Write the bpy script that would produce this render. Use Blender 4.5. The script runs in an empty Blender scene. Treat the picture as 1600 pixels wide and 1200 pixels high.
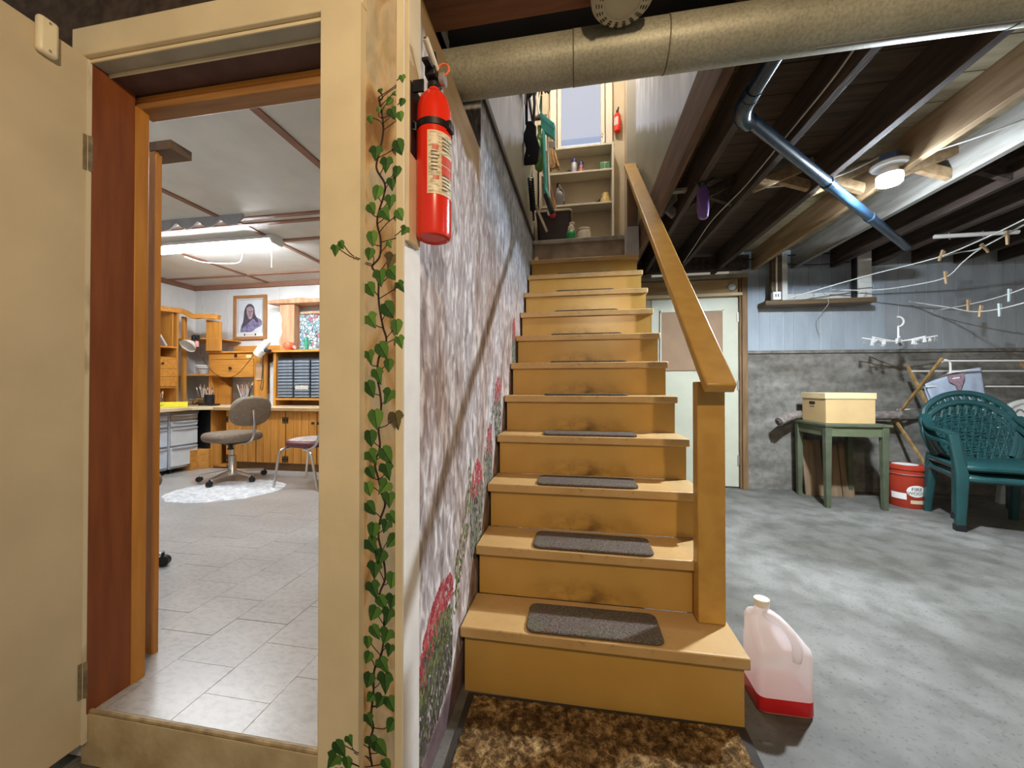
import bpy, bmesh, math, random
from mathutils import Vector, Matrix, noise
random.seed(7)
SC = bpy.context.scene
COL = SC.collection
R = math.radians
PI = math.pi

# ------------------------------------------------------------------ camera
cam_d = bpy.data.cameras.new('camera')
cam = bpy.data.objects.new('camera', cam_d); COL.objects.link(cam)
cam_d.sensor_fit = 'HORIZONTAL'; cam_d.sensor_width = 36.0
cam_d.lens = 585.0 / 1600.0 * 36.0
cam_d.clip_start = 0.02; cam_d.clip_end = 60
cam.location = (0, 0, 1.08)
cam.rotation_euler = (R(90) + math.atan(5 / 585.0), 0, math.atan(100 / 585.0))
SC.camera = cam

# ------------------------------------------------------------------ world and exposure
W = bpy.data.worlds.new('world'); SC.world = W; W.use_nodes = True
W.node_tree.nodes['Background'].inputs[0].default_value = (1.0, 0.90, 0.76, 1)
W.node_tree.nodes['Background'].inputs[1].default_value = 0.29
SC.view_settings.view_transform = 'Standard'; SC.view_settings.look = 'None'
SC.view_settings.gamma = 1.0; SC.view_settings.use_curve_mapping = False
SC.view_settings.exposure = 0.0

def lamp(name, kind, loc, energy, color, size=0.05, rot=(0, 0, 0), sx=None, sy=None):
    d = bpy.data.lights.new(name, kind); d.energy = energy; d.color = color
    if kind == 'AREA':
        d.shape = 'RECTANGLE'; d.size = sx; d.size_y = sy
    else:
        d.shadow_soft_size = size
    o = bpy.data.objects.new(name, d); COL.objects.link(o)
    o.location = loc; o.rotation_euler = rot
    return o
# warm ceiling bulb of the basement, behind the photographer; the upstairs ceiling light; an unseen cool fill added far right to lift the floor
lamp('warm_bulb_light', 'POINT', (0.47, -0.75, 2.30), 118, (1.0, 0.76, 0.48), 0.05)
lamp('upstairs_light', 'POINT', (0.06, 3.45, 4.78), 58, (1.0, 0.90, 0.80), 0.06)
lamp('right_fill_light', 'POINT', (4.4, 0.6, 2.2), 14, (0.86, 0.93, 1.0), 0.08)
lamp('workroom_fill_light', 'AREA', (-1.7, 2.1, 2.38), 24, (0.76, 0.86, 1.0), sx=1.2, sy=0.3)  # unseen area light added to brighten the workroom

# ------------------------------------------------------------------ materials
MATS = {}
def mat(name, col, rough=0.6, var=0.12, scale=8.0, stretch=(1, 1, 1), bump=0.0, col2=None, metal=0.0, spec=0.4,
        detail=5.0, lo=0.35, hi=0.65, bscale=None, emit=None, estr=0.0):
    if name in MATS: return MATS[name]
    m = bpy.data.materials.new(name); m.use_nodes = True; MATS[name] = m
    nt = m.node_tree; b = nt.nodes['Principled BSDF']
    b.inputs['Roughness'].default_value = rough; b.inputs['Metallic'].default_value = metal
    b.inputs['Specular IOR Level'].default_value = spec
    b.inputs['Base Color'].default_value = (*col, 1)
    if emit:
        b.inputs['Emission Color'].default_value = (*emit, 1); b.inputs['Emission Strength'].default_value = estr
    if var > 0 or bump > 0 or col2:
        tc = nt.nodes.new('ShaderNodeTexCoord'); mp = nt.nodes.new('ShaderNodeMapping')
        mp.inputs['Scale'].default_value = stretch
        nz = nt.nodes.new('ShaderNodeTexNoise'); nz.inputs['Scale'].default_value = scale; nz.inputs['Detail'].default_value = detail
        nt.links.new(tc.outputs['Object'], mp.inputs[0]); nt.links.new(mp.outputs[0], nz.inputs['Vector'])
        rp = nt.nodes.new('ShaderNodeValToRGB')
        rp.color_ramp.elements[0].position = lo; rp.color_ramp.elements[1].position = hi
        c0 = col2 if col2 else tuple(c * (1 - var) for c in col)
        c1 = col if col2 else tuple(min(1, c * (1 + var)) for c in col)
        rp.color_ramp.elements[0].color = (*c0, 1); rp.color_ramp.elements[1].color = (*c1, 1)
        nt.links.new(nz.outputs['Fac'], rp.inputs[0]); nt.links.new(rp.outputs[0], b.inputs['Base Color'])
        if bump > 0:
            src = nz
            if bscale:
                src = nt.nodes.new('ShaderNodeTexNoise'); src.inputs['Scale'].default_value = bscale; src.inputs['Detail'].default_value = 4
                nt.links.new(mp.outputs[0], src.inputs['Vector'])
            bp = nt.nodes.new('ShaderNodeBump'); bp.inputs['Strength'].default_value = bump; bp.inputs['Distance'].default_value = 0.01
            nt.links.new(src.outputs['Fac'], bp.inputs['Height']); nt.links.new(bp.outputs[0], b.inputs['Normal'])
    return m
def N(m, kind, **kw):
    n = m.node_tree.nodes.new(kind)
    for k, v in kw.items(): setattr(n, k, v)
    return n
def L(m, a, b): m.node_tree.links.new(a, b)
def ramp(m, stops):
    n = N(m, 'ShaderNodeValToRGB'); e = n.color_ramp.elements
    while len(e) < len(stops): e.new(0.5)
    for i, (p, c) in enumerate(stops):
        e[i].position = p; e[i].color = (*c, 1)
    return n
def noise_n(m, scale, detail, stretch=(1, 1, 1), rot=(0, 0, 0), coord='Object', dist=0.0):
    tc = N(m, 'ShaderNodeTexCoord'); mp = N(m, 'ShaderNodeMapping'); mp.inputs['Scale'].default_value = stretch
    mp.inputs['Rotation'].default_value = rot
    nz = N(m, 'ShaderNodeTexNoise'); nz.inputs['Scale'].default_value = scale; nz.inputs['Detail'].default_value = detail
    nz.inputs['Distortion'].default_value = dist
    L(m, tc.outputs[coord], mp.inputs[0]); L(m, mp.outputs[0], nz.inputs['Vector'])
    return nz
def mixc(m, fac, a, b, blend='MIX'):
    n = N(m, 'ShaderNodeMix', data_type='RGBA', blend_type=blend)
    for sock, v in ((n.inputs[0], fac), (n.inputs[6], a), (n.inputs[7], b)):
        if hasattr(v, 'is_linked') or hasattr(v, 'links'): L(m, v, sock)
        elif isinstance(v, tuple): sock.default_value = (*v, 1)
        else: sock.default_value = v
    return n.outputs[2]
def sep(m, coord='Object'):
    tc = N(m, 'ShaderNodeTexCoord'); s = N(m, 'ShaderNodeSeparateXYZ'); L(m, tc.outputs[coord], s.inputs[0]); return s
def mth(m, op, a, b=0.0, clamp=False):
    n = N(m, 'ShaderNodeMath', operation=op, use_clamp=clamp)
    for i, v in enumerate((a, b)):
        if hasattr(v, 'links'): L(m, v, n.inputs[i])
        else: n.inputs[i].default_value = v
    return n.outputs[0]
def maprange(m, v, a, b, c=0.0, d=1.0):
    n = N(m, 'ShaderNodeMapRange'); L(m, v, n.inputs[0])
    for i, x in enumerate((a, b, c, d)): n.inputs[i + 1].default_value = x
    return n.outputs[0]
def base(name, rough=0.6, spec=0.4):
    m = bpy.data.materials.new(name); m.use_nodes = True; MATS[name] = m
    b = m.node_tree.nodes['Principled BSDF']; b.inputs['Roughness'].default_value = rough; b.inputs['Specular IOR Level'].default_value = spec
    return m, b
def add_bump(m, b, src, strength=0.3, dist=0.01):
    bp = N(m, 'ShaderNodeBump'); bp.inputs['Strength'].default_value = strength; bp.inputs['Distance'].default_value = dist
    L(m, src, bp.inputs['Height']); L(m, bp.outputs[0], b.inputs['Normal'])

# plain families
CREAM = mat('cream_paint', (0.74, 0.635, 0.43), 0.5, 0.07, 5, bump=0.05, bscale=60)
WHITEB = mat('white_board_paint', (0.74, 0.71, 0.66), 0.5, 0.06, 9, bump=0.08, bscale=70)
ORANGE = mat('orange_pine', (0.60, 0.27, 0.055), 0.42, 0.0, 4, (8, 8, 0.7), col2=(0.47, 0.19, 0.03))
ORANGEX = mat('orange_pine_cross', (0.63, 0.29, 0.06), 0.42, 0.0, 4, (0.8, 8, 8), col2=(0.49, 0.20, 0.035))
REDWOOD = mat('red_brown_jamb', (0.25, 0.075, 0.022), 0.55, 0.0, 6, (6, 6, 0.6), col2=(0.19, 0.05, 0.015))
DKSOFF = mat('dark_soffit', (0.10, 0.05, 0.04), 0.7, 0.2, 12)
SHADESOFF = mat('shaded_soffit', (0.38, 0.35, 0.28), 0.6, 0.1, 10)  # underside of the cream header, its shade put into the colour
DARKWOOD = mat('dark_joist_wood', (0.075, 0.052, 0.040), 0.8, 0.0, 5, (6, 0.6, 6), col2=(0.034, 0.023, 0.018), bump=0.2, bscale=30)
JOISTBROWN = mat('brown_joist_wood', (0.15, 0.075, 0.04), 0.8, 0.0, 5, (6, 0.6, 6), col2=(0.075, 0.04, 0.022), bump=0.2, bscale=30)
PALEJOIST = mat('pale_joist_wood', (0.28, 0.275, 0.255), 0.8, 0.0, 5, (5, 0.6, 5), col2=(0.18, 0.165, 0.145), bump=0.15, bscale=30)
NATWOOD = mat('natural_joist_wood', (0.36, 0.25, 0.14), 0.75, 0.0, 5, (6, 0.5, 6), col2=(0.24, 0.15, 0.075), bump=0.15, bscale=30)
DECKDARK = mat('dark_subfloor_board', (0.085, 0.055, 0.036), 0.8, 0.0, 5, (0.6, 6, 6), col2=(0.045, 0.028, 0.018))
DECKLIT = mat('lamplit_subfloor_board', (0.30, 0.255, 0.165), 0.8, 0.0, 4, (0.8, 6, 6), col2=(0.21, 0.17, 0.10))
BLACK = mat('black_plastic', (0.012, 0.012, 0.014), 0.4, 0.1)
BLACKP = mat('black_pipe', (0.012, 0.035, 0.065), 0.25, 0.2, 10, spec=0.6)
CHROME = mat('chrome', (0.62, 0.60, 0.57), 0.25, 0.05, metal=0.9)
STEEL = mat('dull_steel', (0.42, 0.40, 0.37), 0.4, 0.1, metal=0.7)
WHITE = mat('white_plastic', (0.80, 0.79, 0.76), 0.45, 0.04)
WIRE = mat('grey_cable', (0.40, 0.38, 0.35), 0.6, 0.1)
WIREW = mat('white_cable', (0.72, 0.72, 0.70), 0.6, 0.05)
RED = mat('red_enamel', (0.72, 0.028, 0.010), 0.22, 0.04, spec=0.6)

# ------------------------------------------------------------------ geometry helpers
class MB:
    def __init__(s): s.v = []; s.f = []
    def add(s, v, f):
        k = len(s.v); s.v += [tuple(p) for p in v]; s.f += [tuple(i + k for i in q) for q in f]; return s
    def box(s, x0, x1, y0, y1, z0, z1):
        v = [(x, y, z) for x in (x0, x1) for y in (y0, y1) for z in (z0, z1)]
        return s.add(v, [(0, 1, 3, 2), (4, 6, 7, 5), (0, 4, 5, 1), (2, 3, 7, 6), (0, 2, 6, 4), (1, 5, 7, 3)])
    def bar(s, p, q, w, h, up=(0, 0, 1)):
        p, q = Vector(p), Vector(q); d = (q - p).normalized(); u = Vector(up)
        if abs(d.dot(u)) > 0.99: u = Vector((0, 1, 0))
        a = d.cross(u).normalized() * w / 2; b = a.cross(d).normalized() * h / 2
        v = [e + i * a + j * b for e in (p, q) for i, j in ((-1, -1), (1, -1), (1, 1), (-1, 1))]
        return s.add(v, [(0, 3, 2, 1), (4, 5, 6, 7), (0, 1, 5, 4), (1, 2, 6, 5), (2, 3, 7, 6), (3, 0, 4, 7)])
    def tube(s, pts, r, n=8, cap=True):
        pts = [Vector(p) for p in pts]; m = len(pts)
        rs = r if isinstance(r, (list, tuple)) else [r] * m
        prev = None; rings = []
        for i, p in enumerate(pts):
            d = (pts[min(i + 1, m - 1)] - pts[max(i - 1, 0)])
            d = d.normalized() if d.length > 1e-9 else Vector((0, 0, 1))
            if prev is None:
                u = d.orthogonal().normalized()
            else:
                u = prev - d * prev.dot(d)
                u = u.normalized() if u.length > 1e-6 else d.orthogonal().normalized()
            prev = u; w = d.cross(u)
            rings.append([p + (u * math.cos(2 * PI * k / n) + w * math.sin(2 * PI * k / n)) * rs[i] for k in range(n)])
        v = [p for r_ in rings for p in r_]; f = []
        for i in range(m - 1):
            for k in range(n):
                f.append((i * n + k, i * n + (k + 1) % n, (i + 1) * n + (k + 1) % n, (i + 1) * n + k))
        if cap: f += [tuple(range(n - 1, -1, -1)), tuple((m - 1) * n + k for k in range(n))]
        return s.add(v, f)
    def lathe(s, prof, c=(0, 0, 0), n=24, axis='z', a0=0.0, a1=2 * PI, sx=1.0, sy=1.0):
        full = abs(a1 - a0 - 2 * PI) < 1e-6; k = n if full else n + 1; v = []; f = []
        for r, z in prof:
            for i in range(k):
                a = a0 + (a1 - a0) * i / n
                p = (r * math.cos(a) * sx, r * math.sin(a) * sy, z)
                if axis == 'y': p = (p[0], z, p[1])
                if axis == 'x': p = (z, p[0], p[1])
                v.append((p[0] + c[0], p[1] + c[1], p[2] + c[2]))
        for j in range(len(prof) - 1):
            for i in range(n):
                i2 = (i + 1) % k
                f.append((j * k + i, j * k + i2, (j + 1) * k + i2, (j + 1) * k + i))
        if full:
            if prof[0][0] > 1e-6: f.append(tuple(range(k - 1, -1, -1)))
            if prof[-1][0] > 1e-6: f.append(tuple((len(prof) - 1) * k + i for i in range(k)))
        return s.add(v, f)
    def prism(s, poly, axis, a, b):
        """poly of 2-D points: axis 'x' -> (y,z), 'y' -> (x,z), 'z' -> (x,y), drawn out from a to b"""
        n = len(poly)
        def P(p, t):
            return {'x': (t, p[0], p[1]), 'y': (p[0], t, p[1]), 'z': (p[0], p[1], t)}[axis]
        v = [P(p, a) for p in poly] + [P(p, b) for p in poly]
        f = [tuple(range(n)), tuple(range(2 * n - 1, n - 1, -1))] + [(i, i + n, (i + 1) % n + n, (i + 1) % n) for i in range(n)]
        return s.add(v, f)
    def ball(s, c, r, n=12, m=8, sc=(1, 1, 1)):
        prof = [(max(1e-7, math.sin(PI * j / m)) * r, -math.cos(PI * j / m) * r) for j in range(m + 1)]
        k = len(s.v); s.lathe(prof, (0, 0, 0), n)
        for i in range(k, len(s.v)):
            p = s.v[i]; s.v[i] = (p[0] * sc[0] + c[0], p[1] * sc[1] + c[1], p[2] * sc[2] + c[2])
        return s
    def grid(s, fn, nu, nv):
        v = [fn(i / nu, j / nv) for j in range(nv + 1) for i in range(nu + 1)]
        f = [(j * (nu + 1) + i, j * (nu + 1) + i + 1, (j + 1) * (nu + 1) + i + 1, (j + 1) * (nu + 1) + i) for j in range(nv) for i in range(nu)]
        return s.add(v, f)
    def xf(s, M, k0=0):
        for i in range(k0, len(s.v)): s.v[i] = tuple(M @ Vector(s.v[i]))
        return s
def mesh(name, mb, m, smooth=35):
    me = bpy.data.meshes.new(name); me.from_pydata(mb.v, [], mb.f)
    bm = bmesh.new(); bm.from_mesh(me); bmesh.ops.recalc_face_normals(bm, faces=bm.faces); bm.to_mesh(me); bm.free()
    for mm in (m if isinstance(m, (list, tuple)) else [m]): me.materials.append(mm)
    if smooth:
        me.polygons.foreach_set('use_smooth', [True] * len(me.polygons)); me.set_sharp_from_angle(angle=R(smooth))
    return me
def wloc(o):
    p = Vector(o.location); q = o.parent
    while q: p = q.matrix_basis @ p; q = q.parent
    return p
def obj(name, mb, m, parent=None, at=(0, 0, 0), bevel=0.0, solid=0.0, me=None, rot=None, local=False, smooth=35):
    """one mesh object. at = origin in the world (mesh vertices are relative to it); under a parent the offset is made relative
    (local=True: vertices and at are already in the parent's own frame)"""
    me = me or mesh(name, mb, m, smooth)
    o = bpy.data.objects.new(name, me); COL.objects.link(o)
    o.location = at
    if rot: o.rotation_euler = rot
    if parent:
        o.parent = parent
        if not local: o.location = Vector(at) - wloc(parent)
    if solid:
        md = o.modifiers.new('solid', 'SOLIDIFY'); md.thickness = solid; md.offset = 0
    if bevel:
        md = o.modifiers.new('bevel', 'BEVEL'); md.width = bevel; md.segments = 2; md.limit_method = 'ANGLE'; md.angle_limit = R(40)
    return o
def tag(o, label=None, cat=None, group=None, kind=None):
    if label: o['label'] = label
    if cat: o['category'] = cat
    if group: o['group'] = group
    if kind: o['kind'] = kind
    return o
def thing(name, label, cat, loc=(0, 0, 0), rz=0.0, group=None):
    o = bpy.data.objects.new(name, None); COL.objects.link(o); o.location = loc; o.rotation_euler = (0, 0, rz)
    o.empty_display_size = 0.05
    return tag(o, label, cat, group)
def struct(name, mb, m, parent=None, label=None, cat=None, **kw):
    o = obj(name, mb, m, parent, **kw)
    if not parent: tag(o, label, cat, None, 'structure')
    return o
def arc(c, r, a0, a1, n, plane='xz'):
    out = []
    for i in range(n + 1):
        a = a0 + (a1 - a0) * i / n; u, w = r * math.cos(a), r * math.sin(a)
        out.append({'xz': (c[0] + u, c[1], c[2] + w), 'yz': (c[0], c[1] + u, c[2] + w), 'xy': (c[0] + u, c[1] + w, c[2])}[plane])
    return out
def smooth_pts(pts, k=6):
    pts = [Vector(p) for p in pts]; out = []
    for i in range(len(pts) - 1):
        p0, p1, p2, p3 = pts[max(i - 1, 0)], pts[i], pts[i + 1], pts[min(i + 2, len(pts) - 1)]
        for j in range(k):
            t = j / k
            out.append(0.5 * ((2 * p1) + (p2 - p0) * t + (2 * p0 - 5 * p1 + 4 * p2 - p3) * t * t + (3 * p1 - p0 - 3 * p2 + p3) * t ** 3))
    out.append(pts[-1]); return out
def text_mesh(body, size, m, depth=0.0006):
    cu = bpy.data.curves.new('lettering', 'FONT'); cu.body = body; cu.size = size; cu.extrude = depth
    cu.align_x = 'CENTER'; cu.align_y = 'CENTER'
    o = bpy.data.objects.new('lettering', cu); COL.objects.link(o)
    me = bpy.data.meshes.new_from_object(o.evaluated_get(bpy.context.evaluated_depsgraph_get()))
    bpy.data.objects.remove(o); me.materials.clear(); me.materials.append(m); return me

# ================================================================== FLOORS
m, b = base('concrete_floor', 0.55, 0.35)
n1 = noise_n(m, 1.3, 8, dist=0.5); n2 = noise_n(m, 7, 9, dist=0.2); n3 = noise_n(m, 70, 3)
c1 = ramp(m, [(0.34, (0.096, 0.092, 0.080)), (0.50, (0.140, 0.137, 0.124)), (0.64, (0.195, 0.193, 0.178))]); L(m, n1.outputs['Fac'], c1.inputs[0])
c2 = ramp(m, [(0.36, (0.70, 0.69, 0.67)), (0.58, (1.05, 1.05, 1.05))]); L(m, n2.outputs['Fac'], c2.inputs[0])
c3 = ramp(m, [(0.30, (0.62, 0.60, 0.58)), (0.42, (1, 1, 1)), (0.74, (1, 1, 1)), (0.80, (1.0, 1.0, 1.0))]); L(m, n3.outputs['Fac'], c3.inputs[0])
cc = mixc(m, 1.0, mixc(m, 1.0, c1.outputs[0], c2.outputs[0], 'MULTIPLY'), c3.outputs[0], 'MULTIPLY')
L(m, cc, b.inputs['Base Color']); add_bump(m, b, n2.outputs['Fac'], 0.05); CONC = m
struct('floor', MB().box(-1.6, 5.2, -1.5, 4.6, -0.1, 0.0), CONC, label='grey stained concrete basement floor')

m, b = base('vinyl_tile', 0.30, 0.55)
n1 = noise_n(m, 2.2, 6, (1, 2.0, 1), (0, 0, 0.6)); n2 = noise_n(m, 34, 7, (1, 2.0, 1), (0, 0, 0.7), dist=0.4)
geo = N(m, 'ShaderNodeNewGeometry')
for q in (n1, n2): L(m, geo.outputs['Position'], q.inputs['Vector'].links[0].from_node.inputs[0])
c1 = ramp(m, [(0.3, (0.37, 0.345, 0.32)), (0.7, (0.49, 0.465, 0.435))]); L(m, n1.outputs['Fac'], c1.inputs[0])
c2 = ramp(m, [(0.34, (0.80, 0.78, 0.76)), (0.55, (1, 1, 1))]); L(m, n2.outputs['Fac'], c2.inputs[0])
L(m, mixc(m, 0.85, c1.outputs[0], c2.outputs[0], 'MULTIPLY'), b.inputs['Base Color']); add_bump(m, b, n2.outputs['Fac'], 0.12, 0.004); VINYL = m
wf = struct('floor.001', MB().box(-5.1, -0.5, 0.86, 4.3, 0.02, 0.146), VINYL, label='pale vinyl floor of the raised workroom')
JOINT = mat('tile_joint', (0.16, 0.145, 0.13), 0.8)
tile_me = mesh('floor_tile', MB().box(-0.1134, 0.1134, -0.1134, 0.1134, 0.0, 0.0045), VINYL)
struct('tile_bed', MB().box(-2.62, -0.52, 0.875, 2.80, 0.146, 0.148), JOINT, wf)
for i in range(9):
    for j in range(7):
        x, y = -0.772 - 0.2286 * i + 0.2286, 0.972 + 0.1143 + 0.2286 * j + (0.104 if i % 2 else 0.0) - (0.2286 if i % 2 and j == 99 else 0)
        o = obj('floor_tile', None, None, wf, (x, y, 0.1465 + random.uniform(-0.0006, 0.0006)), me=tile_me)
    yc = 0.972 + (0.104 if i % 2 else 0.0)
    obj('floor_tile', MB().box(-0.1134, 0.1134, 0.876 - yc, -0.0010, 0.0, 0.0045), VINYL, wf, (-0.772 - 0.2286 * i + 0.2286, yc, 0.1465))
struct('floor_field', MB().box(-5.08, -0.52, 2.572, 4.25, 0.146, 0.1504).box(-5.08, -2.487, 0.88, 2.572, 0.146, 0.1504), VINYL, wf)

# ================================================================== DOORWAY WALL (faces the camera), sill, casings
SILLM = mat('worn_cream_sill', (0.60, 0.50, 0.32), 0.6, 0.0, 9, (1, 1, 1), col2=(0.42, 0.32, 0.18), bump=0.2, bscale=40)
DIRT = mat('dirt', (0.16, 0.11, 0.06), 0.9, 0.3, 30, bump=0.4)
sill = struct('trim_1', MB().box(-1.40, -0.60, 0.857, 0.885, 0.0, 0.150), SILLM, label='worn cream painted step under the workroom doorway', bevel=0.004)
struct('nosing', MB().tube([(-1.40, 0.862, 0.153), (-0.60, 0.862, 0.153)], 0.006, 8), mat('worn_edge', (0.36, 0.27, 0.15), 0.7, 0.3, 30), sill)
mb = MB()
for i in range(40):
    x = random.uniform(-1.42, -1.2); mb.ball((x, random.uniform(0.80, 0.856), 0.002), random.uniform(0.003, 0.008), 5, 4, (1, 1, 0.5))
tag(obj('floor_dirt', mb, DIRT), 'brown dirt swept against the foot of the cream sill', 'dirt', kind='stuff')

# mural paint (front return strip and stair wall)
def mural(name, warm):
    m, b = base(name, 0.55, 0.35)
    s = sep(m)
    st = noise_n(m, 1.0, 4, (40, 40, 14), dist=0.7); big = noise_n(m, 1.0, 3, (2.6, 2.6, 1.3)); mid = noise_n(m, 1.0, 5, (12, 12, 5) if warm else (9, 9, 2.4), dist=0.8 if warm else 0.0)
    c = ramp(m, [(0.28, (0.19, 0.15, 0.135)), (0.42, (0.35, 0.305, 0.30)), (0.52, (0.47, 0.43, 0.435)), (0.64, (0.74, 0.72, 0.71))]); L(m, st.outputs['Fac'], c.inputs[0])
    t = ramp(m, [(0.34, (0.58, 0.42, 0.31)), (0.45, (0.92, 0.86, 0.84)), (0.58, (1, 1, 1))]); L(m, mid.outputs['Fac'], t.inputs[0])
    t2 = ramp(m, [(0.38, (0.78, 0.68, 0.60)), (0.56, (1, 1, 1))]); L(m, big.outputs['Fac'], t2.inputs[0])
    col = mixc(m, 1.0, mixc(m, 0.9, c.outputs[0], t.outputs[0], 'MULTIPLY'), t2.outputs[0], 'MULTIPLY')
    if warm:
        c = ramp(m, [(0.34, (0.24, 0.13, 0.055)), (0.43, (0.46, 0.30, 0.15)), (0.52, (0.58, 0.45, 0.29)), (0.62, (0.46, 0.41, 0.32))]); L(m, mid.outputs['Fac'], c.inputs[0])
        d = ramp(m, [(0.35, (0.78, 0.78, 0.72)), (0.6, (1, 1, 1))]); L(m, st.outputs['Fac'], d.inputs[0])
        col = mixc(m, 1.0, c.outputs[0], d.outputs[0], 'MULTIPLY')
    else:
        # bluish water higher up and further back, bare ochre board at the top near the doorway, dark skirting line below
        wob = mth(m, 'MULTIPLY', mth(m, 'SUBTRACT', mid.outputs['Fac'], 0.5), 0.45)
        zz = mth(m, 'ADD', s.outputs['Z'], wob)
        blue = mth(m, 'MULTIPLY', maprange(m, zz, 1.55, 2.05), maprange(m, s.outputs['Y'], 1.45, 1.75))
        cb = ramp(m, [(0.28, (0.12, 0.13, 0.16)), (0.5, (0.33, 0.37, 0.43)), (0.70, (0.60, 0.65, 0.74))]); L(m, st.outputs['Fac'], cb.inputs[0])
        col = mixc(m, blue, col, cb.outputs[0])
        och = mth(m, 'MULTIPLY', maprange(m, mth(m, 'ADD', s.outputs['Z'], mth(m, 'MULTIPLY', wob, 0.5)), 1.95, 1.99), maprange(m, s.outputs['Y'], 1.60, 1.55))
        oc = mth(m, 'MULTIPLY', och, maprange(m, mth(m, 'ADD', s.outputs['Z'], mth(m, 'MULTIPLY', s.outputs['Y'], 0.30)), 2.31, 2.36))
        ow = noise_n(m, 3, 4, (1, 1, 8)); co = ramp(m, [(0.35, (0.16, 0.085, 0.022)), (0.65, (0.23, 0.135, 0.042))]); L(m, ow.outputs['Fac'], co.inputs[0])
        col = mixc(m, oc, col, co.outputs[0])
    L(m, col, b.inputs['Base Color']); add_bump(m, b, st.outputs['Fac'], 0.12, 0.006)
    return m
MURAL = mural('mural_waterfall', False); IVYWALL = mural('mural_plaster', True)
PLAINW = mat('olive_plain_wall', (0.36, 0.32, 0.22), 0.7, 0.12, 6)

wall_front = struct('wall_front', MB().box(-0.53, -0.412, 0.855, 0.937, -0.05, 2.30), IVYWALL, label='plaster wall end beside the doorway painted with trailing ivy')
hd = struct('trim_2', MB().box(-1.42, -0.515, 0.835, 0.86, 2.022, 2.105), CREAM, label='cream header board over the workroom doorway', bevel=0.003)
struct('soffit', MB().box(-1.40, -0.60, 0.8495, 0.892, 2.0125, 2.04), SHADESOFF, hd)
struct('stop', MB().box(-1.40, -0.60, 0.848, 0.8515, 2.0115, 2.0205), CREAM, hd)
struct('stop', MB().box(-1.40, -0.60, 0.8905, 0.895, 2.004, 2.013), CREAM, hd)
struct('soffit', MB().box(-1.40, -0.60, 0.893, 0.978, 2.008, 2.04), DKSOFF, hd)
ln = struct('lintel', MB().box(-1.40, -0.60, 0.975, 1.03, 1.968, 2.04), mat('lintel_wood', (0.42, 0.21, 0.07), 0.5, 0.0, 5, (0.8, 8, 8), col2=(0.30, 0.14, 0.045)), hd, bevel=0.003)
struct('bead', MB().box(-1.40, -0.60, 0.969, 0.976, 1.992, 2.004), ORANGEX, hd)
rc = struct('trim_3', MB().box(-0.627, -0.517, 0.832, 0.86, 0.0, 2.022), CREAM, label='cream doorway casing left of the painted ivy strip', bevel=0.002)
struct('jamb', MB().box(-0.640, -0.530, 0.8605, 1.03, 0.15, 2.01), CREAM, rc)
struct('bead', MB().box(-0.530, -0.515, 0.829, 0.834, 0.0, 2.022), CREAM, rc)
struct('trim_4', MB().box(-0.4305, -0.4125, 0.846, 0.856, -0.02, 2.30), CREAM, label='narrow cream corner strip of the ivy wall')
wb = struct('trim_5', MB().box(-0.413, -0.4085, 0.8465, 0.938, 0.0, 2.29), WHITEB, label='white corner board on the stair side of the ivy wall')
struct('backing_block', MB().box(-0.409, -0.398, 0.847, 0.915, 1.435, 2.20), mat('beige_block', (0.70, 0.58, 0.38), 0.5, 0.06), wb, bevel=0.002)
tj = struct('trim_6', MB().box(-1.455, -1.372, 0.853, 0.958, 0.15, 2.03), REDWOOD, label='red-brown door jamb beside the open cream door')
struct('stop', MB().box(-1.455, -1.370, 0.9585, 0.998, 0.15, 1.97), ORANGE, tj, bevel=0.002)
post = struct('trim_7', MB().box(-1.60, -1.464, 1.084, 1.098, 0.15, 1.915), ORANGE, label='honey pine post behind the door jamb', bevel=0.002)
struct('edge_strip', MB().box(-1.478, -1.450, 1.0805, 1.096, 0.15, 1.90), ORANGE, post)
struct('shelf_end', MB().box(-1.62, -1.400, 1.085, 1.16, 1.917, 1.950), mat('dark_shelf_end', (0.13, 0.085, 0.055), 0.6, 0.2, 9), post, bevel=0.002)
struct('wall_front.001', MB().box(-3.6, -1.42, 0.93, 0.99, 0.0, 2.45).box(-1.42, -0.53, 0.93, 0.96, 2.04, 2.45), mat('workroom_white', (0.66, 0.65, 0.62), 0.7, 0.05), label='back of the doorway wall inside the workroom')

# ---- door leaf, swung open toward the camera
dl = thing('door', 'cream painted door swung open beside the doorway', 'door', (-1.378, 0.85, 0.07))
obj('panel', MB().box(-0.040, 0.0, -0.86, 0.0, 0.0, 1.955), mat('dull_cream_door_paint', (0.60, 0.505, 0.355), 0.5, 0.07, 4, bump=0.05, bscale=60), dl, local=True, bevel=0.003)
obj('edge_strip', MB().box(-0.038, 0.004, -0.006, 0.006, 0.0, 1.95), mat('chipped_edge', (0.70, 0.64, 0.50), 0.6, 0.0, 20, (1, 1, 0.3), col2=(0.36, 0.30, 0.2), lo=0.3, hi=0.45), dl, local=True)
for z in (0.13, 1.63):
    h = obj('hinge', MB().box(0.0, 0.003, -0.014, -0.003, z, z + 0.10).tube([(0.004, 0.0, z), (0.004, 0.0, z + 0.10)], 0.005, 8), mat('painted_hinge', (0.20, 0.16, 0.10), 0.6, 0.3, 40), dl, local=True)
lb = obj('latch_plate', MB().box(0.0, 0.022, -0.115, -0.075, 1.88, 1.975), mat('ivory_plastic', (0.80, 0.72, 0.52), 0.4, 0.04), dl, local=True, bevel=0.008)
mb = MB()
for z in (1.89, 1.962): mb.lathe([(0.0001, 0.0), (0.003, 0.0), (0.003, 0.0015), (0.0001, 0.002)], (0.022, -0.095, z), 8, 'x')
obj('screw', mb, STEEL, lb, local=True)

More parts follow.
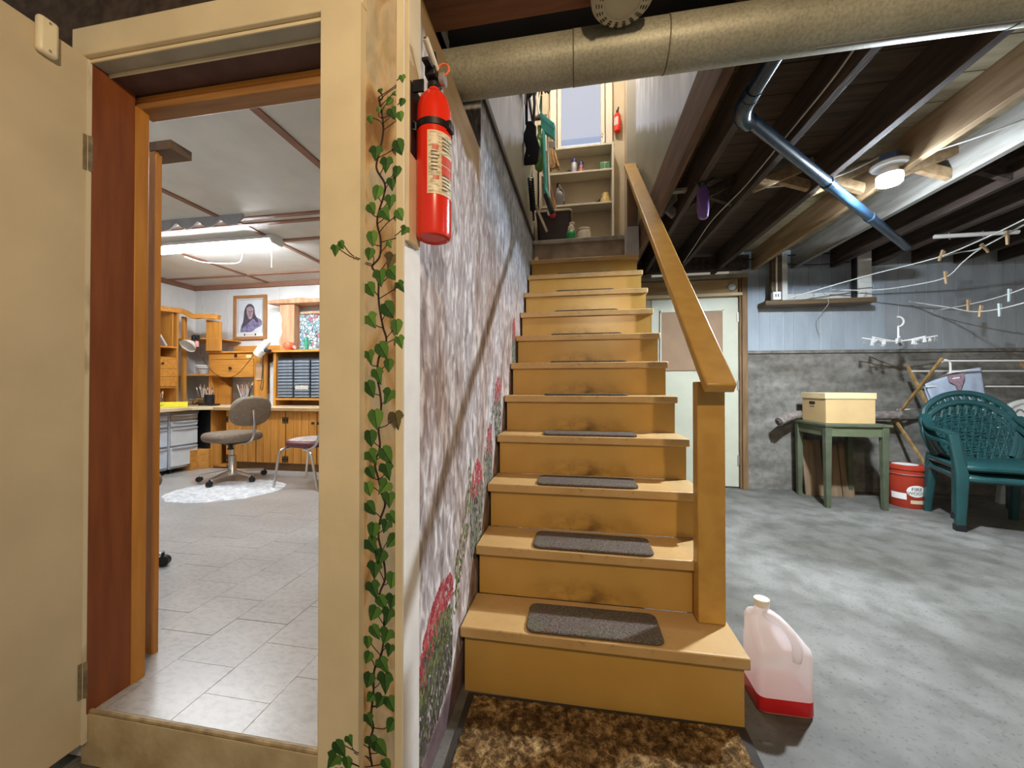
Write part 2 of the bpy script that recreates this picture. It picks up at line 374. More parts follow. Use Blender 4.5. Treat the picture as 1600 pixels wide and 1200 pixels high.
# ================================================================== STAIR WALL (left of the stairs) with mural
ws = struct('wall_stair', MB().prism([(0.937, 0), (3.62, 0), (3.62, 2.505), (1.585, 2.37), (1.585, 2.115), (0.937, 2.135)], 'x', -0.50, -0.41), MURAL, label='stair wall painted with a grey and white waterfall mural')
struct('wall_stair.001', MB().box(-0.58, -0.505, 0.96, 4.3, 0.0, 2.62), PLAINW, label='plain olive wall behind the low mural wall')
tr = struct('trim_8', MB().prism([(1.56, 2.355), (3.63, 2.497), (3.63, 2.525), (1.56, 2.395)], 'x', -0.412, -0.395), mat('black_trim', (0.035, 0.03, 0.03), 0.5, 0.2), label='black sloping trim strip along the top of the mural')
m, b = base('purple_base_paint', 0.6); n1 = noise_n(m, 14, 5); c1 = ramp(m, [(0.35, (0.10, 0.065, 0.075)), (0.65, (0.19, 0.13, 0.13))]); L(m, n1.outputs['Fac'], c1.inputs[0]); L(m, c1.outputs[0], b.inputs['Base Color'])
struct('baseboard_left', MB().prism([(0.95, 0.0), (1.33, 0.0), (1.33, 0.16), (1.26, 0.13), (1.12, 0.085), (0.95, 0.07)], 'x', -0.4105, -0.4055), m, label='dark plum painted band along the foot of the mural wall')
# painted flower mounds (flat paint, a fraction of a millimetre proud)
def speckle(name, a, bcol, sc=70, pos=0.5):
    m, b = base(name, 0.7, 0.2); v = N(m, 'ShaderNodeTexVoronoi'); v.inputs['Scale'].default_value = sc
    tc = N(m, 'ShaderNodeTexCoord'); mp = N(m, 'ShaderNodeMapping'); mp.inputs['Scale'].default_value = (1, 1.0, 0.8)
    L(m, tc.outputs['Object'], mp.inputs[0]); L(m, mp.outputs[0], v.inputs['Vector'])
    r_ = ramp(m, [(0.15, a), (pos, tuple((x + y) / 2 for x, y in zip(a, bcol))), (0.85, bcol)]); L(m, v.outputs['Distance'], r_.inputs[0])
    L(m, r_.outputs[0], b.inputs['Base Color']); return m
PRED = speckle('painted_red_flowers', (0.40, 0.055, 0.055), (0.14, 0.035, 0.035), 95)
PGRN = speckle('painted_green_leaves', (0.17, 0.20, 0.05), (0.035, 0.045, 0.025), 80)
PDRK = speckle('painted_dark_stems', (0.14, 0.12, 0.10), (0.035, 0.028, 0.03), 60)
PFOL = speckle('painted_ivy_edge', (0.16, 0.21, 0.06), (0.05, 0.055, 0.035), 60)
def inside(p, poly):
    c = False; n = len(poly)
    for i in range(n):
        (x1, y1), (x2, y2) = poly[i], poly[i - 1]
        if (y1 > p[1]) != (y2 > p[1]) and p[0] < (x2 - x1) * (p[1] - y1) / (y2 - y1) + x1: c = not c
    return c
def blob(poly, k=5):
    return [(p.y, p.z) for p in smooth_pts([(0, a, b_) for a, b_ in poly + poly[:1]], k)[:-1]]
PR = random.Random(31)
def paint(name, poly, cols, n, sy, sz, under=None):
    """brush dabs of flat paint scattered over a region of the wall"""
    poly = blob(poly); ya, yb = min(p[0] for p in poly), max(p[0] for p in poly); za, zb = min(p[1] for p in poly), max(p[1] for p in poly)
    sets = [MB() for _ in cols]
    for _ in range(n):
        for _t in range(30):
            p = (PR.uniform(ya, yb), PR.uniform(za, zb))
            if inside(p, poly): break
        else: continue
        a0 = PR.uniform(-0.5, 0.5); ry, rz = sy * PR.uniform(0.6, 1.3), sz * PR.uniform(0.6, 1.3); x = -0.4100 + 0.0004 + 0.0008 * PR.random()
        v = []
        for k in range(6):
            u, w = ry * math.cos(2 * PI * k / 6), rz * math.sin(2 * PI * k / 6)
            v.append((x, max(0.9395, p[0] + u * math.cos(a0) - w * math.sin(a0)), p[1] + u * math.sin(a0) + w * math.cos(a0)))
        sets[PR.randrange(len(cols))].add(v, [(0, 1, 2, 3, 4, 5)])
    for mb, c in zip(sets, cols):
        tag(struct(name, mb, c, ws), kind='stuff')
def flat(name, c): return mat(name, c, 0.7, 0.0, 1)
PRED = [flat('paint_red', (0.42, 0.05, 0.06)), flat('paint_crimson', (0.28, 0.035, 0.05)), flat('paint_rose', (0.50, 0.12, 0.12))]
PGRN = [flat('paint_leaf', (0.15, 0.19, 0.05)), flat('paint_moss', (0.07, 0.09, 0.03)), flat('paint_olive', (0.20, 0.20, 0.08))]
PDRK = [flat('paint_umber', (0.055, 0.045, 0.035)), flat('paint_grey_green', (0.17, 0.17, 0.13)), flat('paint_plum', (0.09, 0.065, 0.075)), flat('paint_moss', (0.07, 0.09, 0.03))]
PGRE = [flat('paint_slate', (0.20, 0.21, 0.19)), flat('paint_sage', (0.13, 0.16, 0.09)), flat('paint_umber', (0.055, 0.045, 0.035))]
paint('painted_stems', [(0.935, 0.03), (0.935, 0.28), (1.02, 0.36), (1.15, 0.37), (1.205, 0.30), (1.20, 0.16), (1.10, 0.10), (1.0, 0.06)], PDRK, 900, 0.005, 0.011)
paint('painted_leaves', [(0.935, 0.24), (0.97, 0.33), (1.06, 0.385), (1.15, 0.38), (1.21, 0.33), (1.18, 0.27), (1.08, 0.25), (1.0, 0.21)], PGRN, 300, 0.006, 0.009)
paint('painted_flowers', [(0.938, 0.27), (0.955, 0.37), (1.02, 0.435), (1.10, 0.475), (1.20, 0.458), (1.21, 0.39), (1.15, 0.375), (1.06, 0.345), (0.99, 0.27)], PRED, 480, 0.006, 0.008)
for (y0, y1, za, zb, zc, n) in ((1.43, 1.60, 0.42, 0.66, 0.775, 1), (1.70, 1.80, 0.62, 0.80, 0.90, 0.7), (1.87, 2.02, 0.82, 1.03, 1.14, 0.8), (2.40, 2.53, 1.20, 1.42, 1.56, 0.8)):
    ym = (y0 + y1) / 2
    paint('painted_leaves', [(y0, za), (y0, zb), (ym, zb + 0.03), (y1, zb), (y1, za), (ym, za - 0.05)], PGRE, int(380 * n), 0.008, 0.012)
    paint('painted_flowers', [(y0, zb - 0.02), (y0 + 0.01, zb + 0.05), (ym + 0.02, zc), (y1, zb + 0.06), (y1, zb - 0.01), (ym, zb - 0.03)], PRED, int(240 * n), 0.007, 0.010)
paint('painted_creeper', [(1.21, 0.33), (1.235, 0.46), (1.30, 0.55), (1.37, 0.66), (1.42, 0.80), (1.445, 0.78), (1.44, 0.62), (1.38, 0.50), (1.30, 0.40), (1.25, 0.30)], PGRN, 170, 0.006, 0.010)
paint('painted_creeper', [(1.60, 0.60), (1.66, 0.80), (1.78, 0.95), (1.84, 1.08), (1.86, 1.0), (1.80, 0.85), (1.72, 0.68), (1.64, 0.55)], PGRE, 150, 0.007, 0.011)

# ================================================================== UPPER STAIRWELL
m, b = base('misty_blue_panel', 0.45, 0.4)
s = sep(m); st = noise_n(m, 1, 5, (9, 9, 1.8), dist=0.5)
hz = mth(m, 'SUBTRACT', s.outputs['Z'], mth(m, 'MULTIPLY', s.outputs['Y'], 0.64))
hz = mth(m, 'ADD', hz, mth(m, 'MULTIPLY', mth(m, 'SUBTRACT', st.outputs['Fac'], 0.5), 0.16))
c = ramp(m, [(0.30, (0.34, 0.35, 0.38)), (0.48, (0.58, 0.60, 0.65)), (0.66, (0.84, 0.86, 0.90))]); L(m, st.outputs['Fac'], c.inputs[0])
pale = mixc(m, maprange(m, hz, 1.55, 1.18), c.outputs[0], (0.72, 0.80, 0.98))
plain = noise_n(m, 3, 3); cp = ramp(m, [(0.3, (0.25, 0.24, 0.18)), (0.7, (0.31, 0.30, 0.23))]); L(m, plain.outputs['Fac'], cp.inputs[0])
L(m, mixc(m, maprange(m, hz, 1.12, 1.20), cp.outputs[0], pale), b.inputs['Base Color']); MISTP = m  # pale blue-white above a sloping edge, olive below
struct('wall_left', MB().prism([(1.585, 2.40), (3.60, 2.525), (3.60, 4.95), (1.585, 4.95)], 'x', -0.50, -0.411), MISTP, label='upper stairwell wall on the left, misty blue-white over olive')
struct('wall_right', MB().box(0.56, 0.60, 0.9, 3.67, 2.457, 4.95), MISTP, label='upper stairwell wall on the right, misty blue-white over olive')
BEIGE = mat('beige_landing_paint', (0.50, 0.42, 0.29), 0.55, 0.05, 5)
BEIGE2 = mat('cream_landing_trim', (0.58, 0.53, 0.42), 0.5, 0.04, 5)
struct('wall_left.001', MB().box(-0.50, -0.44, 3.60, 4.5, 2.44, 4.95).box(-0.45, -0.408, 3.585, 3.63, 2.50, 4.95), BEIGE2, label='cream landing wall where brooms and bags hang')
wl = struct('wall_back', MB().box(-0.60, 1.2, 4.50, 4.56, 2.40, 3.86).box(-0.60, -0.215, 4.50, 4.56, 3.86, 4.95).box(0.335, 1.2, 4.50, 4.56, 3.86, 4.95).box(-0.215, 0.335, 4.50, 4.56, 4.80, 4.95), BEIGE, label='beige back wall of the stair landing')
struct('trim_9', MB().box(0.475, 0.565, 3.645, 3.69, 2.48, 4.95), BEIGE2, label='cream casing at the top right of the stairs', bevel=0.003)
struct('ceiling.001', MB().box(-0.6, 1.3, 0.9, 4.6, 4.95, 5.0), BEIGE2, label='cream ceiling over the stairwell')
struct('wall_right.001', MB().box(0.56, 0.60, 3.69, 4.5, 2.48, 4.95), BEIGE, label='beige landing side wall behind the casing')
LANDG = mat('grey_landing_paint', (0.34, 0.32, 0.29), 0.55, 0.0, 9, col2=(0.24, 0.20, 0.16))
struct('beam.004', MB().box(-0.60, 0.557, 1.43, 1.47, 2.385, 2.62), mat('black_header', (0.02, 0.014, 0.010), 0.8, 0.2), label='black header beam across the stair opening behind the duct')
struct('wall_front.002', MB().box(-0.41, 0.557, 1.43, 1.47, 2.62, 4.95), BEIGE2, label='upper wall over the stair opening behind the duct')
fl = struct('floor.002', MB().box(-0.41, 0.56, 3.566, 4.5, 2.445, 2.487), LANDG, label='worn grey landing at the top of the stairs', bevel=0.006)
# landing window
wn = struct('window_1', MB().box(-0.215, -0.17, 4.46, 4.53, 3.86, 4.80).box(0.29, 0.335, 4.46, 4.53, 3.86, 4.80).box(-0.215, 0.335, 4.46, 4.53, 4.76, 4.80).box(-0.215, 0.335, 4.46, 4.53, 3.86, 3.89), BEIGE2, label='landing window with frosted daylight behind the stairs', bevel=0.004)
struct('frame', MB().box(-0.30, -0.225, 4.44, 4.50, 3.84, 4.85).box(0.345, 0.42, 4.44, 4.50, 3.84, 4.85), BEIGE2, wn, bevel=0.004)
m, b = base('bright_window_glass', 0.3)
s = sep(m); c = ramp(m, [(0.0, (1.2, 1.25, 1.3)), (0.085, (1.2, 1.25, 1.3)), (0.095, (0.48, 0.58, 0.82)), (0.16, (0.52, 0.61, 0.84)), (0.17, (0.76, 0.79, 0.93)), (1.0, (0.80, 0.82, 0.94))])
L(m, maprange(m, s.outputs['Z'], 3.88, 4.85), c.inputs[0]); c.color_ramp.interpolation = 'LINEAR'
L(m, c.outputs[0], b.inputs['Emission Color']); b.inputs['Emission Strength'].default_value = 0.72; b.inputs['Base Color'].default_value = (0.02, 0.02, 0.02, 1); b.inputs['Specular IOR Level'].default_value = 0.0; b.inputs['Roughness'].default_value = 1.0
struct('pane', MB().box(-0.175, 0.295, 4.50, 4.508, 3.88, 4.79), m, wn)
struct('latch', MB().box(0.315, 0.33, 4.435, 4.46, 3.92, 4.02).tube([(0.322, 4.44, 4.01), (0.29, 4.42, 4.03)], 0.008, 6), WHITE, wn)
# landing shelving
sh = thing('landing_shelf_unit', 'beige built-in shelves under the landing window', 'shelves', (0.09, 4.5, 2.487))
for x in (-0.415, 0.40): obj('side_panel', MB().box(x, x + 0.022, 4.30, 4.495, 2.487, 3.83), BEIGE2, sh)
for z, w in ((3.81, 0.43), (3.522, 0.40), (3.150, 0.40)):
    obj('shelf', MB().box(-0.39, w, 4.31, 4.495, z, z + 0.022), BEIGE2, sh, bevel=0.003)

# ================================================================== BASEMENT CEILING: joists, subfloor boards, beams
JZ = 2.33
cl = struct('ceiling', MB().box(0.60, 5.2, -1.5, 4.6, 2.545, 2.58).box(-1.5, 0.60, -1.5, 1.3, 2.545, 2.58), DECKDARK, label='dark underside of the floor above the basement')
def joist(x, w, m, z0=JZ, y0=-1.5, y1=4.48, name='joist'):
    return obj(name, MB().box(x, x + w, y0, y1, z0, 2.544), m, cl, bevel=0.002)
joist(0.557, 0.045, JOISTBROWN, 2.30, 0.9, 4.48)
joist(0.735, 0.038, DARKWOOD); joist(1.075, 0.038, DARKWOOD); joist(1.478, 0.040, DARKWOOD)
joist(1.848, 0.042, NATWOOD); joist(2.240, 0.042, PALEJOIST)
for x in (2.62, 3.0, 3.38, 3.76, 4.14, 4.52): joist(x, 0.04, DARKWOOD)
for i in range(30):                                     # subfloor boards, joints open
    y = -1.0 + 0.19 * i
    for (x0, x1, m) in ((0.60, 1.5, DECKDARK), (1.5, 2.26, DECKLIT), (2.26, 4.6, DECKDARK)):  # boards in the bays by the bulb paler, its light put into the colour
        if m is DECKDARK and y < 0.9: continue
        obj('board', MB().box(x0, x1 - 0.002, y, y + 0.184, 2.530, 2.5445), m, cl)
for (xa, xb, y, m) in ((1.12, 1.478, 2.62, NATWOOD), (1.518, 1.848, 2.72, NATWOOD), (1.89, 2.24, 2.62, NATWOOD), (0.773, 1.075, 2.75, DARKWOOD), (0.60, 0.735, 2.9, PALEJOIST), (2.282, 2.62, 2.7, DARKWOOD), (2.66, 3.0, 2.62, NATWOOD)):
    mb = MB(); mb.bar((xa, y, 2.36), (xb, y + 0.02, 2.50), 0.035, 0.06); mb.bar((xa, y + 0.05, 2.50), (xb, y + 0.06, 2.37), 0.035, 0.06)
    obj('bridging', mb, m, cl)
obj('brace', MB().box(0.60, 0.736, 2.66, 2.70, 2.40, 2.42), PALEJOIST, cl)
bm1 = struct('beam', MB().box(-0.50, 0.56, 0.86, 1.235, 2.318, 2.50), mat('red_brown_beam', (0.30, 0.125, 0.065), 0.75, 0.0, 5, (0.6, 8, 8), col2=(0.19, 0.075, 0.04)), label='red-brown beam above the duct at the stair foot', bevel=0.003)
struct('beam.001', MB().box(-1.9, -0.54, 0.862, 0.92, 2.06, 2.545), DARKWOOD, label='dark beam above the cream header board')
struct('beam.002', MB().box(-1.7, -0.42, -1.0, 0.85, 2.45, 2.50), DARKWOOD, label='dark ceiling above the open cream door')
struct('beam.003', MB().box(0.60, 1.80, 4.30, 4.40, 2.34, 2.48), DARKWOOD, label='dark plate beam over the back door')

# ================================================================== BACK WALL (concrete below, boards above)
m, b = base('old_concrete_wall', 0.85, 0.2)
n1 = noise_n(m, 2.2, 7, (1, 1, 3.2)); n2 = noise_n(m, 16, 6); n3 = noise_n(m, 60, 3)
c1 = ramp(m, [(0.30, (0.125, 0.115, 0.095)), (0.5, (0.20, 0.19, 0.17)), (0.70, (0.28, 0.27, 0.245))]); L(m, n1.outputs['Fac'], c1.inputs[0])
c2 = ramp(m, [(0.35, (0.70, 0.70, 0.68)), (0.6, (1, 1, 1))]); L(m, n2.outputs['Fac'], c2.inputs[0])
L(m, mixc(m, 1.0, c1.outputs[0], c2.outputs[0], 'MULTIPLY'), b.inputs['Base Color']); add_bump(m, b, n2.outputs['Fac'], 0.35, 0.01); WALLC = m
WB_Y = 4.36
def backy(x): return WB_Y + max(0.0, x - 1.76) * 0.055
wb_ = struct('wall_back.001', MB().prism([(1.76, WB_Y), (5.0, WB_Y + 0.178), (5.0, WB_Y + 0.35), (1.76, WB_Y + 0.35)], 'z', 0.0, 1.462), WALLC, label='grey stained concrete foundation wall under the pale boards')
mb = MB()
for (z, h) in ((1.36, 0.03), (1.24, 0.02), (1.10, 0.025), (0.95, 0.02), (0.78, 0.02)):     # board-marked ribs of the formwork
    mb.prism([(3.35, backy(3.35) - 0.008), (5.0, backy(5.0) - 0.008), (5.0, backy(5.0) + 0.02), (3.35, backy(3.35) + 0.02)], 'z', z, z + h)
struct('formwork_ridge', mb, WALLC, wb_)
struct('concrete_ledge', MB().prism([(1.76, WB_Y - 0.02), (5.0, WB_Y + 0.158), (5.0, WB_Y + 0.2), (1.76, WB_Y + 0.2)], 'z', 1.435, 1.468), mat('ledge_concrete', (0.17, 0.16, 0.14), 0.9, 0.3, 14, bump=0.3), wb_, bevel=0.006)
PANEL = mat('bulb_blue_wall_board', (0.35, 0.405, 0.455), 0.6, 0.0, 3, (3, 3, 0.8), col2=(0.29, 0.335, 0.38))  # planks toward the bulb, the blue of its light put into the colour
PANEL2 = mat('grey_wall_board', (0.335, 0.365, 0.39), 0.6, 0.0, 3, (3, 3, 0.8), col2=(0.275, 0.30, 0.32))
x = 1.79; k = 0
wu = struct('wall_back.002', MB().prism([(1.76, WB_Y + 0.005), (5.0, WB_Y + 0.183), (5.0, WB_Y + 0.36), (1.76, WB_Y + 0.36)], 'z', 1.462, 2.60), mat('pale_groove_paint', (0.52, 0.57, 0.61), 0.7), label='pale grooved board wall above the concrete')  # paler paint showing in the grooves between planks
for w in (0.13, 0.11, 0.14, 0.09, 0.15, 0.12, 0.10, 0.14, 0.12, 0.14, 0.10, 0.13, 0.15, 0.11, 0.14, 0.12, 0.16, 0.12, 0.14, 0.11, 0.13, 0.15, 0.12):
    a, c = x, x + w - 0.005
    obj('plank', MB().prism([(a, backy(a)), (c, backy(c)), (c, backy(c) + 0.03), (a, backy(a) + 0.03)], 'z', 1.468, 2.54), PANEL if x < 3.05 else PANEL2, wu, bevel=0.002)
    x += w
# ---- back door
DFRAME = mat('door_frame_wood', (0.22, 0.13, 0.06), 0.7, 0.0, 5, (6, 6, 0.7), col2=(0.14, 0.08, 0.035))
HEADW = mat('bare_header_wood', (0.46, 0.32, 0.15), 0.7, 0.0, 4, (0.7, 7, 7), col2=(0.34, 0.21, 0.09))
DOORP = mat('pale_green_door_paint', (0.50, 0.51, 0.40), 0.45, 0.05, 5)
BOARD = mat('brown_hardboard', (0.29, 0.18, 0.10), 0.6, 0.08, 6)
d1 = struct('door_1', MB().box(0.82, 1.715, 4.36, 4.40, 0.015, 2.045), DOORP, label='pale basement door with a brown hardboard panel', bevel=0.003)
struct('panel', MB().box(0.93, 1.555, 4.345, 4.362, 1.262, 1.905), BOARD, d1)
struct('moulding', MB().box(1.555, 1.57, 4.342, 4.362, 1.25, 1.92).box(0.915, 0.93, 4.342, 4.362, 1.25, 1.92).box(0.915, 1.57, 4.342, 4.362, 1.905, 1.92), DOORP, d1)
for z in (0.25, 1.05, 1.78): struct('hinge', MB().box(1.700, 1.722, 4.345, 4.36, z, z + 0.10), STEEL, d1)
df = struct('trim_10', MB().box(1.715, 1.755, 4.33, 4.42, 0.0, 2.27).box(1.735, 1.79, 4.31, 4.36, 0.0, 2.29), DFRAME, label='dark brown side frame of the back door', bevel=0.003)
struct('header', MB().box(0.60, 1.70, 4.325, 4.40, 2.085, 2.23), HEADW, df)
struct('head_strip', MB().box(0.60, 1.735, 4.30, 4.40, 2.055, 2.085), mat('pale_strip_wood', (0.58, 0.45, 0.27), 0.7, 0.1), df)
struct('head_strip', MB().box(0.60, 1.79, 4.28, 4.40, 2.245, 2.28), mat('grey_strip_wood', (0.30, 0.25, 0.17), 0.8, 0.2), df)
struct('wall_back.003', MB().box(-0.58, 0.83, 4.36, 4.45, 0, 2.45), PLAINW, label='plain wall hidden under the stairs')
pl = thing('round_vent_cap', 'small round grey cap on the wood over the back door', 'vent cap', (1.64, 4.325, 2.15))
obj('cap', MB().lathe([(0.0001, -0.02), (0.022, -0.02), (0.036, -0.012), (0.038, 0.0)], (0, 0, 0), 20, 'y'), mat('grey_cap', (0.62, 0.65, 0.68), 0.4, 0.05), pl, local=True)
obj('rim', MB().lathe([(0.038, 0.0), (0.043, -0.006), (0.045, 0.0)], (0, 0, 0), 20, 'y'), STEEL, pl, local=True)
o = thing('wall_socket', 'small white socket on the beam left of the handrail', 'socket', (0.98, 4.28, 2.30))
obj('body', MB().lathe([(0.0001, -0.05), (0.03, -0.05), (0.042, -0.03), (0.042, 0.0)], (0, 0, 0), 16, 'y'), WHITE, o, local=True)
obj('rim', MB().lathe([(0.042, 0.0), (0.05, -0.004), (0.05, 0.012)], (0, 0, 0), 16, 'y'), BLACK, o, local=True)

# ================================================================== STAIRS
YELLOW = None
m, b = base('ochre_stair_paint', 0.30, 0.5)
s = sep(m); n1 = noise_n(m, 5, 5); n2 = noise_n(m, 18, 6, (1, 1, 1.4), dist=0.2); n4 = noise_n(m, 70, 3)
c1 = ramp(m, [(0.3, (0.49, 0.285, 0.068)), (0.7, (0.55, 0.330, 0.085))]); L(m, n1.outputs['Fac'], c1.inputs[0])
# shoe scuffs low in the middle of each riser
gx = mth(m, 'MULTIPLY', maprange(m, mth(m, 'ABSOLUTE', mth(m, 'SUBTRACT', s.outputs['X'], 0.44)), 0.26, 0.05), maprange(m, s.outputs['Z'], 0.10, 0.012))
sc = mth(m, 'MULTIPLY', gx, maprange(m, n2.outputs['Fac'], 0.38, 0.66), True)
col = mixc(m, mth(m, 'MULTIPLY', sc, 0.85), c1.outputs[0], (0.13, 0.065, 0.02))
nick = maprange(m, n4.outputs['Fac'], 0.27, 0.22)
L(m, mixc(m, mth(m, 'MULTIPLY', nick, 0.6), col, (0.20, 0.09, 0.03)), b.inputs['Base Color']); add_bump(m, b, n1.outputs['Fac'], 0.1, 0.004); RISER = m
m, b = base('ochre_tread_paint', 0.42, 0.5)
n1 = noise_n(m, 6, 5); n2 = noise_n(m, 38, 6, (1, 1.5, 1), dist=0.5)
c1 = ramp(m, [(0.3, (0.48, 0.295, 0.11)), (0.7, (0.56, 0.37, 0.16))]); L(m, n1.outputs['Fac'], c1.inputs[0])
L(m, mixc(m, mth(m, 'MULTIPLY', maprange(m, n2.outputs['Fac'], 0.62, 0.72), 0.45), c1.outputs[0], (0.25, 0.14, 0.06)), b.inputs['Base Color']); TREAD = m
st = thing('staircase', 'steep ochre painted wooden staircase rising beside the mural', 'staircase', (0.06, 1.30, 0.0))
def zk(k): return 0.0 if k == 0 else (2.487 if k == 12 else 0.235 + 0.1994 * (k - 1))
def yk(k): return 1.278 + 0.208 * (k - 1)
tr_me = mesh('tread', MB().box(0, 0.94, 0, 0.226, -0.038, 0), TREAD)
ri_me = mesh('riser', MB().box(0.012, 0.928, 0.020, 0.036, 0.0, 0.1614), RISER)
for k in range(1, 12):
    x0, x1 = -0.405, 0.538
    obj('tread', None, None, st, (x0, yk(k), zk(k)), me=tr_me, bevel=0.005)
    if k == 1: obj('riser', MB().box(0.012, 0.928, 0.020, 0.036, 0.3, 0.497), RISER, st, (x0, yk(1), -0.3))
    else: obj('riser', None, None, st, (x0, yk(k), zk(k - 1)), me=ri_me)
GREYSTEP = mat('shadow_brown_grey_riser', (0.34, 0.29, 0.23), 0.55, 0.0, 8, col2=(0.22, 0.165, 0.12))  # grey riser with the brown of its shadow mixed into the colour
obj('riser', MB().box(0.012, 0.928, 0.020, 0.036, 0.0, 0.215), GREYSTEP, st, (-0.405, yk(12), zk(11)))
tag(st.children[-1], 'greyish top riser under the landing')
mb = MB()
for x in (-0.385, 0.49):                                # cut-string carriages under the treads
    poly = [(1.315, 0.0)]
    for k in range(1, 12): poly += [(yk(k) + 0.036, zk(k) - 0.039), (yk(k + 1) + 0.035, zk(k) - 0.039)]
    poly += [(yk(12) + 0.035, 2.44), (yk(12) + 0.10, 2.44), (1.75, 0.0)]
    obj('stringer', MB().prism(poly, 'x', x, x + 0.03), RISER, st)
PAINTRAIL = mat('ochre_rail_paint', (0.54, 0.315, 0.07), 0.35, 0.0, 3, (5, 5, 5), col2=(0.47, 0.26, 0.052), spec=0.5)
hr = thing('handrail', 'ochre painted sloping handrail on posts at the open side of the stairs', 'handrail', (0.476, 1.46, zk(1)))
obj('post', MB().box(0.430, 0.523, 1.440, 1.4975, zk(1) + 0.0005, 1.10), PAINTRAIL, hr, bevel=0.004)
mb = MB()
p0, p1 = Vector((0.474, 1.345, 1.075)), Vector((0.474, 3.46, 3.06)); d = (p1 - p0).normalized()
mb.bar(p0, p1, 0.096, 0.040, (0, 0, 1))
obj('rail', mb, PAINTRAIL, hr, bevel=0.006)
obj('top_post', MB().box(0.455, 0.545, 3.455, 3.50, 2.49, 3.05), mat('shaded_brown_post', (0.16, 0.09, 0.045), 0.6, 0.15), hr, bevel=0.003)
obj('top_block', MB().box(0.44, 0.545, 3.40, 3.55, 2.235, 2.49), mat('grey_post_paint', (0.40, 0.39, 0.38), 0.55, 0.08), hr, bevel=0.004)
tag(hr.children[-1], 'grey painted block at the rail top')
# carpet pads on the treads
m, b = base('brown_carpet_pad', 0.95, 0.1)
n1 = noise_n(m, 160, 3); n2 = noise_n(m, 14, 4); c = ramp(m, [(0.3, (0.085, 0.068, 0.055)), (0.7, (0.21, 0.175, 0.145))]); L(m, n1.outputs['Fac'], c.inputs[0])
L(m, mixc(m, 0.35, c.outputs[0], n2.outputs['Color'], 'MULTIPLY'), b.inputs['Base Color']); add_bump(m, b, n1.outputs['Fac'], 0.9, 0.006); PAD = m
def rrect(x0, x1, y0, y1, r, n=5):
    return [(cx + r * math.cos(a0 + PI / 2 * i / n), cy + r * math.sin(a0 + PI / 2 * i / n)) for cx, cy, a0 in ((x1 - r, y1 - r, 0), (x0 + r, y1 - r, PI / 2), (x0 + r, y0 + r, PI), (x1 - r, y0 + r, 1.5 * PI)) for i in range(n + 1)]
ORD = ['lowest', 'second', 'third', 'fourth', 'fifth', 'sixth', 'seventh', 'eighth', 'ninth', 'tenth']
for k in range(1, 11):
    bw = 0.228 + random.uniform(-0.006, 0.006); cx = 0.042 + random.uniform(-0.012, 0.012) + 0.004 * k
    y0 = yk(k) + 0.006 + random.uniform(0, 0.006)
    o = obj('stair_pad', MB().prism([(p[0], p[1]) for p in rrect(-bw, bw, 0, 0.168, 0.03)], 'z', 0.0005, 0.011), PAD, None, (cx, y0, zk(k)), bevel=0.004, rot=(0, 0, random.uniform(-0.012, 0.012)))
    tag(o, 'brown carpet pad on the %s step from the floor' % ORD[k - 1] if k > 1 else 'brown carpet pad on the lowest and widest-looking step', 'stair pad', 'carpet pads on the stair treads')

# door mat at the foot
m, b = base('brown_shag_mat', 0.95, 0.1)
n1 = noise_n(m, 46, 6, dist=0.3); n2 = noise_n(m, 260, 2); n3 = noise_n(m, 6, 3)
c = ramp(m, [(0.30, (0.050, 0.028, 0.012)), (0.46, (0.13, 0.075, 0.03)), (0.60, (0.30, 0.19, 0.085)), (0.75, (0.46, 0.34, 0.18))]); L(m, n1.outputs['Fac'], c.inputs[0])
c2 = ramp(m, [(0.35, (0.45, 0.45, 0.45)), (0.6, (1, 1, 1))]); L(m, n2.outputs['Fac'], c2.inputs[0])
c3 = ramp(m, [(0.35, (0.65, 0.62, 0.58)), (0.65, (1.25, 1.25, 1.2))]); L(m, n3.outputs['Fac'], c3.inputs[0])
L(m, mixc(m, 1.0, mixc(m, 1.0, c.outputs[0], c2.outputs[0], 'MULTIPLY'), c3.outputs[0], 'MULTIPLY'), b.inputs['Base Color']); add_bump(m, b, n1.outputs['Fac'], 1.0, 0.012)
dm = thing('door_mat', 'mottled brown door mat with a dark edge at the stair foot', 'mat', (0.07, 0.98, 0.0))
obj('backing', MB().prism([(-0.445, 0.305), (0.455, 0.318), (0.44, -0.4), (-0.43, -0.4)], 'z', 0.0, 0.006), mat('dark_rubber', (0.03, 0.025, 0.02), 0.8, 0.2), dm, local=True)
def pile(u, v):
    x = -0.42 + 0.845 * u; y = -0.38 + 0.67 * v + 0.012 * u
    return (x, y, 0.007 + 0.006 * (0.5 + noise.noise(Vector((x * 60, y * 60, 0)))) + 0.004 * noise.noise(Vector((x * 160, y * 160, 3))))
obj('pile', MB().grid(pile, 130, 100), m, dm, local=True)

